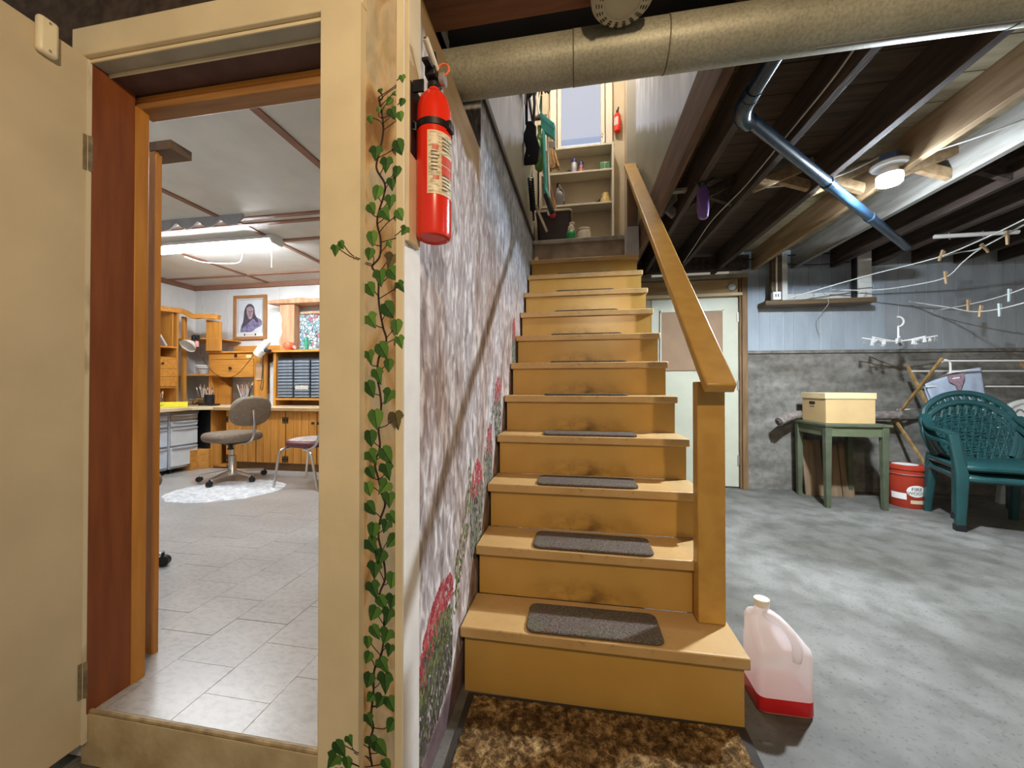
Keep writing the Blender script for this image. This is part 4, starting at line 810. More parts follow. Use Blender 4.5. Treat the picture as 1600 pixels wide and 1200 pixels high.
peg((3.393, 3.66, 1.709), 0.05, PEGP, 'pale grey peg on the lowest line past its dip', G2)
peg((3.497, 3.7, 1.834), 0.15, PEGP, 'pale blue peg on the line just above the lowest', G2)
# clip hanger (octopus hanger)
ch = thing('clip_hanger', 'white plastic clip hanger with arms of small clips', 'clip hanger', (2.93, 4.0, 1.50))
obj('hook', MB().tube([(0.0, 0, 0.03), (0.0, 0, 0.135)] + arc((0.0, 0, 0.185), 0.045, -PI / 2, PI * 0.55, 12)[::-1][::-1] , 0.007, 8), WHITE, ch, local=True)
obj('hub', MB().lathe([(0.0001, -0.02), (0.02, -0.015), (0.024, 0.0), (0.018, 0.03), (0.0001, 0.032)], n=14), WHITE, ch, local=True)
for k, a in enumerate((8, 62, 118, 172, 205, 250, 292, 335)):
    r_ = 0.28; e = Vector((r_ * math.cos(R(a)), r_ * 0.55 * math.sin(R(a)), 0.022 + 0.02 * abs(math.cos(R(a)))))
    ar = obj('arm', MB().tube([(0, 0, 0.0), e * 0.5 + Vector((0, 0, -0.004)), e], 0.0055, 6), WHITE, ch, local=True)
    for t in (0.55, 0.95):
        p = e * t; mb = MB()
        mb.bar(p + Vector((0, 0, -0.004)), p + Vector((0.008, 0, -0.05)), 0.014, 0.006); mb.bar(p + Vector((0, 0, -0.004)), p + Vector((-0.008, 0, -0.05)), 0.014, 0.006)
        obj('clip', mb, WHITE if k % 2 == 0 else mat('grey_clip', (0.30, 0.31, 0.32), 0.5), ar, local=True)

# ================================================================== TABLE, BOX, ROLL, BOARDS, BUCKET
GREENP = mat('old_green_paint', (0.100, 0.115, 0.070), 0.6, 0.0, 9, col2=(0.068, 0.08, 0.048))
tb = thing('side_table', 'small old green painted table against the concrete wall', 'table', (2.46, 4.03, 0.0))
obj('tabletop', MB().box(-0.265, 0.262, -0.262, 0.24, 0.725, 0.75), GREENP, tb, local=True, bevel=0.004)
for x, y, in ((-0.235, -0.23), (0.21, -0.23), (-0.235, 0.20), (0.21, 0.20)):
    mb = MB(); w0, w1 = 0.026, 0.019
    mb.add([(x - w0, y - w0, 0.725), (x + w0, y - w0, 0.725), (x + w0, y + w0, 0.725), (x - w0, y + w0, 0.725), (x - w1, y - w1, 0), (x + w1, y - w1, 0), (x + w1, y + w1, 0), (x - w1, y + w1, 0)],
           [(0, 1, 2, 3), (7, 6, 5, 4), (0, 4, 5, 1), (1, 5, 6, 2), (2, 6, 7, 3), (3, 7, 4, 0)])
    obj('leg', mb, GREENP, tb, local=True, bevel=0.003)
ap = mat('dark_green_apron', (0.11, 0.13, 0.07), 0.6, 0.1)
for a in (MB().box(-0.215, 0.19, -0.245, -0.225, 0.64, 0.725), MB().box(-0.215, 0.19, 0.195, 0.215, 0.64, 0.725), MB().box(-0.25, -0.23, -0.21, 0.18, 0.64, 0.725), MB().box(0.205, 0.225, -0.21, 0.18, 0.64, 0.725)):
    obj('apron', a, ap, tb, local=True)
CARD = mat('kraft_cardboard', (0.55, 0.38, 0.18), 0.75, 0.06, 5)
CARDL = mat('pale_cardboard_lid', (0.70, 0.54, 0.30), 0.7, 0.05, 5)
bx = thing('storage_box', 'tan cardboard file box with a lid on the green table', 'box', (2.45, 4.05, 0.7505))
obj('body', MB().box(-0.205, 0.19, -0.20, 0.16, 0.0, 0.235), CARD, bx, local=True, bevel=0.003)
obj('lid', MB().box(-0.212, 0.197, -0.207, 0.167, 0.222, 0.278), CARDL, bx, local=True, bevel=0.003)
obj('hand_hole', MB().prism(rrect(-0.045, 0.045, 0.165, 0.195, 0.012), 'x', -0.2065, -0.204), BLACK, bx, local=True)
obj('printed_mark', MB().box(-0.2062, -0.204, -0.035, 0.035, 0.142, 0.150), mat('box_ink', (0.12, 0.08, 0.05), 0.7), bx, local=True)
rl = thing('rolled_rug', 'brown grey rolled rug lying behind the cardboard box', 'rug', (2.55, 4.285, 0.7505))
RG = mat('grey_brown_cloth', (0.20, 0.17, 0.15), 0.95, 0.3, 30, bump=0.4)
obj('roll', MB().tube(smooth_pts([(-0.54, -0.12, -0.02), (-0.33, -0.03, 0.046), (0.0, 0.0, 0.046), (0.35, 0.0, 0.046), (0.56, -0.02, 0.055)], 6), 0.043, 14), RG, rl, local=True)
obj('inner_turn', MB().tube([(-0.555, -0.122, -0.024), (-0.53, -0.117, -0.017)], [0.026, 0.03], 12), mat('dark_roll_end', (0.09, 0.07, 0.06), 0.95), rl, local=True)
obj('tail', MB().tube(smooth_pts([(0.54, -0.03, 0.05), (0.58, -0.03, 0.075), (0.575, -0.03, 0.12)], 5), [0.03] * 5 + [0.02] * 6, 8), RG, rl, local=True)
PLY = mat('brown_ply', (0.22, 0.15, 0.09), 0.8, 0.0, 4, (6, 6, 0.7), col2=(0.15, 0.10, 0.055))
for i, (x, w, h, lbl) in enumerate(((2.27, 0.17, 0.55, 'brown board leaning under the table nearest its door-side leg'), (2.47, 0.12, 0.50, 'middle brown board leaning under the green table'), (2.60, 0.10, 0.52, 'brown board leaning under the table nearest the red bucket'))):
    o = obj('plank', MB().box(0, w, 0, 0.018, 0, h), PLY, None, (x, 4.20, 0.0), rot=(R(-9), 0, 0)); tag(o, lbl, 'board', 'boards leaning under the green table')
bk = thing('bucket', 'red plastic bucket with a white oval label beside the green table', 'bucket', (2.98, 3.99, 0.156)[:2] + (0.0,))
BR, BH = 0.135, 0.37
BUCKET = mat('red_bucket_plastic', (0.36, 0.036, 0.016), 0.45, 0.08, 6)
obj('pail', MB().lathe([(0.0001, 0.0), (BR - 0.018, 0.0), (BR - 0.015, 0.006), (BR - 0.004, 0.28), (BR, 0.285), (BR, 0.30), (BR - 0.002, 0.302), (BR, BH)], n=40), BUCKET, bk, local=True)
obj('lid', MB().lathe([(BR + 0.004, BH - 0.03), (BR + 0.008, BH - 0.028), (BR + 0.008, BH), (BR - 0.006, BH + 0.006), (0.0001, BH + 0.004)], n=40), BUCKET, bk, local=True)
obj('white_paper', MB().lathe([(0.09, BH + 0.0055), (0.06, BH + 0.0062), (0.0001, BH + 0.0065)], (0.0, 0.02, 0), 20), WHITE, bk, local=True)
def on_bucket(half, w, ang, z, m, name, d=0.0022):
    """label of width w wrapped on the pail; half(t) = half height at t in -1..1"""
    mb = MB(); v = []; n = 16
    for k in range(n + 1):
        t = -1 + 2 * k / n; h = max(0.0004, half(t))
        for w_ in (-h, h):
            rz_ = BR - 0.015 + 0.011 * (z + w_) / 0.28 + d
            a = ang + t * w / rz_; v.append((rz_ * math.cos(a), rz_ * math.sin(a), z + w_))
    mb.add(v, [(2 * k, 2 * k + 2, 2 * k + 3, 2 * k + 1) for k in range(n)])
    return obj(name, mb, m, bk, local=True)
LBL = mat('white_label', (0.78, 0.77, 0.72), 0.5, 0.04)
A0 = R(-98)
on_bucket(lambda t: 0.052 * math.sqrt(max(0, 1 - t * t)), 0.068, A0, 0.158, LBL, 'oval_label')
on_bucket(lambda t: 0.028, 0.055, A0 - 0.95, 0.105, LBL, 'white_label')
on_bucket(lambda t: 0.016, 0.05, A0 + 0.08, 0.062, mat('tan_label', (0.62, 0.52, 0.34), 0.5, 0.05), 'tan_label')
INK = mat('black_ink', (0.015, 0.014, 0.014), 0.6)
def wrap_text(body, size, ang, z):
    me = text_mesh(body, size, INK)
    for v in me.vertices:
        rz_ = BR - 0.015 + 0.011 * (z + v.co.y) / 0.28 + 0.0032 + (0.0006 if v.co.z > 0 else 0)
        a = ang + v.co.x / rz_; v.co = (rz_ * math.cos(a), rz_ * math.sin(a), z + v.co.y)
    obj('lettering', None, None, bk, local=True, me=me)
wrap_text('FIRE', 0.042, A0, 0.175); wrap_text('WOOD', 0.036, A0, 0.138)
obj('handle', MB().tube(arc((0, 0, 0.30), 0.140, R(180), R(360), 20, 'xy'), 0.003, 6), STEEL, bk, local=True)

# ================================================================== PLASTIC GARDEN CHAIRS
TEAL = mat('teal_green_plastic', (0.013, 0.058, 0.060), 0.33, 0.12, 8, spec=0.55)
CHW = mat('white_chair_plastic', (0.66, 0.66, 0.64), 0.4, 0.05)
def garden_chair(label, loc, rz, m, solid_back, group=None):
    t = thing('garden_chair', label, 'chair', loc, rz, group)
    H = 0.42
    def seat(u, v):
        x = (u - 0.5) * (0.50 - 0.06 * v); y = -0.24 + 0.46 * v
        z = H + 0.012 - 0.028 * math.sin(PI * u) * (0.4 + 0.6 * v) - (0.030 * (1 - v / 0.12) ** 2 if v < 0.12 else 0)
        return (x, y, z)
    obj('seat', MB().grid(seat, 18, 16), m, t, local=True, solid=0.012)
    obj('seat_rim', MB().tube(smooth_pts([(-0.245, 0.20, H - 0.02), (-0.262, -0.10, H - 0.025), (-0.24, -0.245, H - 0.03), (0.0, -0.262, H - 0.028), (0.24, -0.245, H - 0.03), (0.262, -0.10, H - 0.025), (0.245, 0.20, H - 0.02)], 6), 0.026, 10), m, t, local=True)
    for sx, nm in ((-1, 'leg'), (1, 'leg')):
        mb = MB(); n = 5
        secs = []
        for z, x, y, wx, wy in ((0.0, 0.285, -0.262, 0.026, 0.022), (0.20, 0.275, -0.256, 0.031, 0.026), (H, 0.266, -0.246, 0.036, 0.028), (0.56, 0.278, -0.222, 0.030, 0.026), (0.64, 0.285, -0.205, 0.032, 0.03)):
            secs.append([(sx * x + p[0], y + p[1], z) for p in rrect(-wx, wx, -wy, wy, 0.012, 3)])
        obj(nm, loft(secs), m, t, local=True)
        obj(nm, loft([[(sx * x + p[0], y + p[1], z) for p in rrect(-wx, wx, -wy, wy, 0.010, 3)] for z, x, y, wx, wy in ((0.0, 0.255, 0.275, 0.022, 0.026), (0.22, 0.248, 0.245, 0.026, 0.030), (H + 0.02, 0.235, 0.205, 0.030, 0.028))]), m, t, local=True)
        arm = [(sx * 0.285, -0.215, 0.635), (sx * 0.30, -0.12, 0.655), (sx * 0.305, 0.02, 0.665), (sx * 0.285, 0.14, 0.70), (sx * 0.265, 0.215, 0.76)]
        pts = smooth_pts(arm, 6); mb = MB()
        for a_, b_ in zip(pts[:-1], pts[1:]): mb.bar(a_, b_ + (b_ - a_) * 0.15, 0.062, 0.018)
        obj('armrest', mb, m, t, local=True)
        obj('foot', MB().box(sx * 0.285 - 0.029, sx * 0.285 + 0.029, -0.287, -0.238, 0.0, 0.05), BLACK if not solid_back else m, t, local=True, bevel=0.004)
    def bp(u, v):                                           # back surface: u -1..1, v 0..1
        w = 0.205 + 0.075 * math.sin(PI * min(1, v * 1.05) * 0.62)
        top = 0.95 - 0.10 * u * u - 0.04 * u ** 4
        z = (H + 0.02) + (top - H - 0.02) * v
        return Vector((u * w * (1 - 0.10 * max(0, v - 0.7) / 0.3), 0.205 + 0.115 * v - 0.045 * u * u, z))
    edge = [bp(-1, v / 10) for v in range(0, 11)] + [bp(-1 + 0.2 * k, 1) for k in range(1, 10)] + [bp(1, v / 10) for v in range(10, -1, -1)]
    obj('back_rim', MB().tube(smooth_pts(edge, 3), 0.026, 10), m, t, local=True)
    if solid_back:
        obj('back_panel', MB().grid(lambda u, v: tuple(bp(-1 + 2 * u, 0.42 + 0.58 * v)), 14, 10), m, t, local=True, solid=0.014)
        obj('back_slot', MB().tube(smooth_pts([bp(-0.6, 0.80) + Vector((0, -0.008, 0)), bp(-0.40, 0.88) + Vector((0, -0.008, 0)), bp(-0.25, 0.80) + Vector((0, -0.008, 0))], 5), 0.008, 6), mat('slot_shadow_grey', (0.20, 0.20, 0.20), 0.6), t, local=True)
    else:
        mb = MB()
        def clamp(u): return max(-0.98, min(0.98, u))
        rows = 13
        for r_ in range(rows + 1):                          # woven lattice: wavy rows crossed by slanting ribs
            v = 0.03 + 0.80 * r_ / rows
            pts = [bp(-0.97 + 1.94 * k / 24, v + 0.014 * math.sin(k * PI / 2 + r_ * PI)) for k in range(25)]
            mb.tube(pts, 0.0085, 5)
        for k in range(-2, 15):
            for sgn in (-1, 1):
                pts = []
                for j in range(10):
                    v = 0.03 + 0.80 * j / 9; u = sgn * (-1.05 + 0.165 * k + 0.32 * v)
                    if abs(u) < 0.97: pts.append(bp(u, v))
                if len(pts) > 1: mb.tube(pts, 0.0075, 5)
        for k in range(9):                                  # leafy sprays under the top rim
            u = -0.78 + 0.195 * k
            mb.tube([bp(u, 0.80), bp(u * 1.03 + 0.04, 0.90), bp(u * 1.02, 0.99)], 0.011, 6)
            mb.ball(tuple(bp(u + 0.06, 0.90)), 0.022, 6, 5, (1, 0.4, 1.3))
        obj('back_lattice', mb, m, t, local=True)
    return t
garden_chair('lower green garden chair of the stacked pair', (3.193, 3.521, 0.0), R(-17), TEAL, False, 'stacked green garden chairs')
garden_chair('upper green garden chair of the stacked pair with lattice back', (3.202, 3.548, 0.078), R(-17), TEAL, False, 'stacked green garden chairs')
garden_chair('white garden chair behind the green chairs', (4.10, 3.90, 0.0), R(-8), CHW, True)

# ================================================================== CLOTHES DRYING RACK, SHIRT ON A HANGER
RKW = mat('worn_rack_wood', (0.40, 0.25, 0.09), 0.65, 0.0, 6, (6, 6, 0.7), col2=(0.24, 0.14, 0.05))
rk = thing('drying_rack', 'folding wooden drying rack with white rods by the wall', 'drying rack', (3.4, 4.1, 0.0))
RX = 3.13
def rb(a, b_): obj('leg', MB().bar(a, b_, 0.022, 0.016, (1, 0, 0)), RKW, rk)
rb((3.13, 3.827, 1.33), (3.13, 4.369, 0.712)); rb((3.15, 4.198, 1.284), (3.15, 3.825, 0.61))
rb((3.13, 4.323, 0.761), (3.13, 3.957, 0.332)); rb((3.15, 3.825, 0.61), (3.15, 4.128, 0.055))
x4 = 4.15
rb((x4, 4.30, 1.31), (x4, 3.98, 0.90)); rb((x4, 3.96, 1.28), (x4, 4.30, 0.86)); rb((x4, 3.98, 0.90), (x4, 4.28, 0.35)); rb((x4, 4.30, 0.86), (x4, 3.95, 0.03))
for p in ((3.13, 3.839, 1.308), (3.15, 4.157, 1.232), (3.14, 3.993, 1.086), (3.13, 4.292, 0.859), (3.14, 3.948, 0.592)):
    obj('rod', MB().tube([p, (4.16, p[1] + 0.12, p[2])], 0.0075, 8), WHITE, rk)
hg = thing('shirt_on_hanger', 'pale blue shirt on a white hanger on the drying rack', 'shirt', (3.35, 4.02, 1.196))
h0 = Vector((3.35, 4.02, 1.196))
hk = [Vector((3.282, 4.02, 1.307)), Vector((3.312, 4.02, 1.33)), Vector((3.346, 4.02, 1.307)), Vector((3.351, 4.02, 1.249)), Vector((3.35, 4.02, 1.202))]
obj('hanger', MB().tube(smooth_pts([p - h0 for p in hk], 5), 0.008, 8).tube([Vector((3.166, 4.02, 1.109)) - h0, Vector((3.351, 4.02, 1.214)) - h0, Vector((3.565, 4.02, 1.241)) - h0], 0.009, 8), WHITE, hg, local=True)
TL, TR_, BL, BR_ = Vector((3.141, 4.02, 1.115)), Vector((3.574, 4.02, 1.258)), Vector((3.214, 4.02, 0.875)), Vector((3.619, 4.02, 0.88))
def cloth(sgn):
    def f(u, v):
        p = TL.lerp(TR_, u).lerp(BL.lerp(BR_, u), v) - h0
        bulge = 0.022 * math.sin(PI * min(1, max(0, u))) ** 0.5 * (0.4 + v) + 0.008 * math.sin(u * 26 + v * 3) * v
        return (p.x, p.y + sgn * (0.010 + bulge), p.z + 0.012 * math.sin(PI * u) * (1 - v))
    return f
SHIRT = mat('pale_blue_cotton', (0.36, 0.42, 0.52), 0.9, 0.08, 9)
obj('shirt_front', MB().grid(cloth(-1), 26, 10), SHIRT, hg, local=True, solid=0.003)
obj('shirt_back', MB().grid(cloth(1), 26, 10), SHIRT, hg, local=True, solid=0.003)
em = [Vector(p) - h0 + Vector((0, -0.045, 0)) for p in ((3.296, 4.02, 1.179), (3.414, 4.02, 1.207), (3.419, 4.02, 1.155), (3.404, 4.02, 1.109), (3.388, 4.02, 1.057), (3.369, 4.02, 1.057), (3.354, 4.02, 1.097), (3.31, 4.02, 1.127))]
obj('neck_motif', MB().prism([(p.x, p.z) for p in em], 'y', em[0].y - 0.001, em[0].y + 0.012), mat('dusty_pink_motif', (0.30, 0.20, 0.24), 0.9, 0.3, 60), hg, local=True)
obj('neck_stripe', MB().bar(Vector((3.325, 4.02, 1.156)) - h0 + Vector((0, -0.047, 0)), Vector((3.38, 4.02, 1.167)) - h0 + Vector((0, -0.047, 0)), 0.004, 0.012), WHITE, hg, local=True)

# ================================================================== WORKROOM SHELL
WPAPER = mat('pale_wall_panel', (0.74, 0.74, 0.73), 0.6, 0.05, 6)
WCEIL = mat('white_ceiling_panel', (0.66, 0.64, 0.60), 0.7, 0.05, 5)
BATTEN = mat('brown_batten', (0.27, 0.13, 0.085), 0.6, 0.1, 6)
CZ = 2.43
wbk = struct('wall_back.004', MB().box(-5.12, -3.52, 4.25, 4.30, 0.1, 2.46).box(-3.52, -2.60, 4.25, 4.30, 0.1, 1.54).box(-3.52, -2.60, 4.25, 4.30, 2.01, 2.46).box(-2.60, -0.50, 4.25, 4.30, 0.1, 2.46), WPAPER, label='pale panelled back wall of the workroom')
wlf = struct('wall_left.002', MB().box(-5.15, -5.06, 0.9, 4.30, 0.1, 2.46), WPAPER, label='pale panelled wall of the workroom beside the hutch')
for x in (-4.95, -4.55, -4.15, -3.78, -2.5, -2.1): struct('panel_strip', MB().box(x, x + 0.012, 4.246, 4.251, 1.0, 2.39), mat('panel_strip_paint', (0.70, 0.70, 0.69), 0.6), wbk)
wcl = struct('ceiling.002', MB().box(-5.12, -0.50, 0.95, 4.30, 2.43, 2.47), WCEIL, label='white panelled ceiling of the workroom with brown battens')
for (x, y0, y1) in ((-2.805, 0.99, 2.63), (-2.74, 2.63, 4.20), (-3.925, 2.63, 4.20), (-1.55, 0.99, 4.2)): struct('batten', MB().box(x, x + 0.045, y0, y1, CZ - 0.010, CZ + 0.001), BATTEN, wcl)
for (y, x0, x1) in ((2.555, -5.06, -0.55), (2.655, -5.06, -0.55), (3.0, -2.70, -0.55), (3.87, -5.06, -0.55)): struct('batten', MB().box(x0, x1, y, y + 0.04, CZ - 0.011, CZ + 0.001), BATTEN, wcl)
struct('trim_11', MB().box(-5.06, -0.55, 4.205, 4.25, CZ - 0.055, CZ).box(-5.06, -5.015, 0.99, 4.25, CZ - 0.055, CZ), BATTEN, label='brown trim round the top of the workroom walls')
struct('wall_right.002', MB().box(-0.53, -0.505, 1.04, 4.3, 0.1, 2.46), WPAPER, label='workroom wall behind the mural')
# scalloped valance under the ceiling
poly = [(-2.55, CZ), (-2.55, CZ - 0.02)]
for k in range(9):
    xa = -2.55 - 0.205 * k
    poly += [(xa - 0.205 * t, CZ - 0.03 - 0.055 * math.sin(PI * t)) for t in (0.02, 0.2, 0.35, 0.5, 0.65, 0.8, 0.98)]
poly += [(-2.55 - 0.205 * 9, CZ)]
va = obj('scalloped_valance', MB().prism(poly, 'y', 2.50, 2.515), mat('grey_valance', (0.34, 0.34, 0.36), 0.7, 0.08)); tag(va, 'grey scalloped valance board under the workroom ceiling', 'valance')
# fluorescent lamp
fl_ = thing('fluorescent_lamp', 'long white fluorescent ceiling lamp in the workroom', 'lamp', (-3.30, 2.93, 2.395))
obj('housing', MB().prism([(-0.08, -0.012), (-0.045, 0.035), (0.045, 0.035), (0.08, -0.012)], 'x', -0.66, 0.66), WHITE, fl_, local=True)
fm = mat('tube_glow', (1, 1, 1), 0.3, 0, emit=(0.88, 0.95, 1.0), estr=165)
for y in (-0.035, 0.035): obj('tube', MB().tube([(-0.63, y, -0.026), (0.63, y, -0.026)], 0.015, 12), fm, fl_, local=True)
for x in (-0.6805, 0.6605): obj('end_cap', MB().prism([(-0.08, -0.013), (-0.046, 0.0355), (0.046, 0.0355), (0.08, -0.013), (0.05, -0.046), (-0.05, -0.046)], 'x', x, x + 0.02), WHITE, fl_, local=True)
obj('pull_cord', MB().tube([(0.56, 0.06, -0.06), (0.562, 0.06, -0.22)], 0.003, 5), WIREW, fl_, local=True)
o = obj('lamp_wire', MB().tube(smooth_pts([(-3.72, 3.02, 2.34), (-3.62, 3.10, 2.31), (-3.45, 3.18, 2.31), (-3.32, 3.22, 2.33), (-3.30, 3.24, 2.42)]), 0.004, 6), WIREW); tag(o, 'white looped wire hanging behind the fluorescent lamp', 'wire')

# ================================================================== WINDOW WITH STAINED GLASS
PINK = mat('pale_log_slab', (0.60, 0.36, 0.22), 0.5, 0.0, 5, (5, 5, 0.8), col2=(0.46, 0.22, 0.10))
w2 = struct('window_2', MB().box(-2.62, -2.60, 4.16, 4.30, 1.54, 2.02).box(-3.42, -2.60, 4.16, 4.30, 1.995, 2.02), PINK, label='stained glass workroom window in a rough log frame')
m, b = base('stained_glass', 0.2)
vor = N(m, 'ShaderNodeTexVoronoi'); vor.inputs['Scale'].default_value = 23; vor2 = N(m, 'ShaderNodeTexVoronoi', feature='DISTANCE_TO_EDGE'); vor2.inputs['Scale'].default_value = 23
tc = N(m, 'ShaderNodeTexCoord'); L(m, tc.outputs['Object'], vor.inputs['Vector']); L(m, tc.outputs['Object'], vor2.inputs['Vector'])
sx_ = N(m, 'ShaderNodeSeparateColor'); L(m, vor.outputs['Color'], sx_.inputs[0])
c = ramp(m, [(0.0, (0.85, 0.95, 1.0)), (0.40, (0.95, 1.0, 0.98)), (0.55, (0.40, 0.75, 0.95)), (0.70, (0.90, 0.95, 1.0)), (0.82, (0.35, 0.70, 0.80)), (0.90, (0.80, 0.25, 0.30)), (1.0, (0.95, 1, 0.95))]); c.color_ramp.interpolation = 'CONSTANT'
L(m, sx_.outputs[0], c.inputs[0])
lead = maprange(m, vor2.outputs['Distance'], 0.03, 0.075)
L(m, mixc(m, lead, (0.03, 0.07, 0.09), c.outputs[0]), b.inputs['Emission Color']); b.inputs['Emission Strength'].default_value = 0.95; b.inputs['Base Color'].default_value = (0.05, 0.05, 0.05, 1)
struct('pane', MB().box(-3.50, -2.62, 4.205, 4.212, 1.54, 2.0), m, w2)
def wavy(u, amp, fr, ph): return amp * math.sin(fr * u + ph) + amp * 0.6 * math.sin(fr * 2.3 * u + ph * 2)
poly = [(-3.585 + wavy(z, 0.018, 14, 1), z) for z in [1.515 + 0.59 * k / 14 for k in range(15)]] + [(-3.40, 2.105), (-3.40, 1.515)]
struct('side_slab', MB().prism(poly, 'y', 4.06, 4.16), PINK, w2, bevel=0.006)
struct('side_reveal', MB().box(-3.56, -3.49, 4.155, 4.262, 1.52, 2.03), PINK, w2)
poly = [(-3.74, 2.105), (-3.55, 2.10), (-2.4, 2.10)] + [(x, 2.155 + wavy(x, 0.008, 9, 0.4)) for x in [-2.4 - 1.34 * k / 14 for k in range(15)]]
struct('top_slab', MB().prism(poly, 'y', 4.02, 4.24), PINK, w2, bevel=0.008)
fr_ = mat('ornament_orange', (0.80, 0.16, 0.07), 0.4, 0.1)
o = thing('glass_ornament', 'orange round ornament on the stained glass window shelf', 'ornament', (-3.40, 3.98, 1.523))
obj('bowl', MB().lathe([(0.0001, 0.0), (0.03, 0.0), (0.055, 0.03), (0.06, 0.06), (0.045, 0.095), (0.0001, 0.105)], n=16), fr_, o, local=True)
obj('fin', MB().prism([(0.05, 0.03), (0.095, 0.01), (0.10, 0.045), (0.06, 0.06)], 'y', -0.008, 0.008), mat('ornament_pink', (0.75, 0.35, 0.32), 0.4), o, local=True)
o = thing('small_figurine', 'small green cactus figurine in front of the stained glass', 'figurine', (-3.17, 3.99, 1.523))
obj('stem', MB().lathe([(0.0001, 0.0), (0.02, 0.0), (0.024, 0.05), (0.02, 0.15), (0.0001, 0.165)], n=10), mat('figurine_green', (0.06, 0.32, 0.20), 0.5, 0.1), o, local=True)
obj('arm', MB().tube([(0.0, 0, 0.07), (0.04, 0, 0.075), (0.045, 0, 0.12)], 0.011, 8).tube([(0.0, 0, 0.09), (-0.035, 0, 0.095), (-0.038, 0, 0.13)], 0.010, 8), MATS['figurine_green'], o, local=True)
o = thing('small_figurine', 'small grey stone figurine beside the green cactus figurine', 'figurine', (-2.99, 3.99, 1.523))
obj('body', MB().ball((0, 0, 0.045), 0.045, 10, 8, (1, 0.7, 1)).ball((0.02, 0, 0.09), 0.025, 8, 6), mat('figurine_grey', (0.22, 0.20, 0.20), 0.6, 0.4, 30), o, local=True)
obj('base', MB().box(-0.07, 0.06, -0.03, 0.03, 0.0, 0.012), mat('figurine_base', (0.45, 0.42, 0.38), 0.6, 0.2), o, local=True)

# ================================================================== DESK RUN AND CUPBOARDS
TOPM = mat('pale_maple_worktop', (0.66, 0.52, 0.32), 0.4, 0.06, 5)
CZT = 0.86
ct = obj('worktop', MB().prism([(-5.05, 4.24), (-5.05, 1.6), (-4.09, 1.6), (-4.09, 3.04), (-4.20, 3.50), (-4.05, 3.62), (-0.6, 3.62), (-0.6, 4.24)], 'z', CZT - 0.036, CZT), TOPM, bevel=0.004)
tag(ct, 'pale maple worktop bending round the corner of the workroom', 'worktop')
e1 = obj('edging', MB().box(-4.05, -0.6, 3.610, 3.619, CZT - 0.040, CZT - 0.008), mat('worktop_edging', (0.42, 0.25, 0.10), 0.5), ct)
CBF = 3.66
cb = thing('base_cabinet', 'knotty pine base cupboards under the back worktop', 'cabinet', (-2.6, 3.95, 0.15))
obj('carcass', MB().box(-3.93, -0.7, CBF + 0.02, 4.24, 0.235, CZT - 0.037), ORANGE, cb)
obj('toe_kick', MB().box(-3.93, -0.7, CBF + 0.03, 4.24, 0.1505, 0.235), mat('dark_toe_kick', (0.16, 0.08, 0.03), 0.7, 0.1), cb)
KNOB = mat('dark_knob', (0.035, 0.022, 0.016), 0.4, 0.1)
doors = [(-3.925, -3.54, 'l'), (-3.53, -3.165, 'r'), (-3.155, -2.78, 'l'), (-2.77, -2.40, 'r'), (-2.39, -2.0, 'l'), (-1.99, -1.6, 'r')]
for (xa, xb, side) in doors:
    dr = obj('door', MB().box(xa, xb, CBF + 0.006, CBF + 0.02, 0.24, CZT - 0.045), mat('door_backing', (0.26, 0.11, 0.025), 0.6), cb)
    n = 4; w = (xb - xa) / n
    for k in range(n): obj('plank', MB().box(xa + w * k + 0.002, xa + w * (k + 1) - 0.002, CBF - 0.006, CBF + 0.007, 0.24, CZT - 0.045), ORANGE, dr, bevel=0.003)
    hx = xa + 0.016 if side == 'l' else xb - 0.016
    for z in (0.285, 0.715):
        obj('hinge', MB().box(hx - 0.014, hx - 0.006, CBF - 0.012, CBF - 0.005, z - 0.035, z + 0.035).box(hx + 0.006, hx + 0.014, CBF - 0.012, CBF - 0.005, z - 0.035, z + 0.035).box(hx - 0.008, hx + 0.008, CBF - 0.012, CBF - 0.005, z - 0.010, z + 0.010), BLACK, dr)
    kx = xb - 0.03 if side == 'l' else xa + 0.03
    obj('knob', MB().lathe([(0.006, 0.0), (0.006, -0.012), (0.015, -0.016), (0.016, -0.026), (0.0001, -0.03)], (kx, CBF - 0.005, 0.69), 12, 'y'), KNOB, dr)
# niche unit with curved base at the corner
nu = thing('corner_niche_unit', 'pine leg unit with a small shelf beside the office chair', 'cabinet', (-4.06, 3.8, 0.15))
obj('side_panel', MB().box(-4.15, -4.12, CBF + 0.01, 4.2, 0.1505, CZT - 0.037), ORANGE, nu)
obj('back_panel', MB().box(-4.12, -3.94, 4.0, 4.02, 0.1505, CZT - 0.037), ORANGE, nu)
obj('shelf', MB().box(-4.12, -3.94, CBF + 0.02, 4.0, 0.46, 0.48), ORANGEX, nu); obj('shelf', MB().box(-4.12, -3.94, CBF + 0.02, 4.0, 0.165, 0.19), ORANGEX, nu)
obj('front_rail', MB().box(-4.12, -4.02, CBF + 0.01, CBF + 0.03, 0.19, 0.46), ORANGE, nu)
obj('curved_base', MB().prism([(-4.235, 3.52), (-4.24, 3.60), (-4.16, 3.655), (-4.16, 4.2), (-4.6, 4.2), (-4.6, 3.52)], 'z', 0.1505, 0.37), ORANGEX, nu, bevel=0.004)
o = obj('dark_drawer_panel', MB().box(-4.40, -4.17, 3.68, 3.70, 0.38, CZT - 0.037), BLACK); tag(o, 'black panel standing in the knee space under the worktop corner', 'panel')
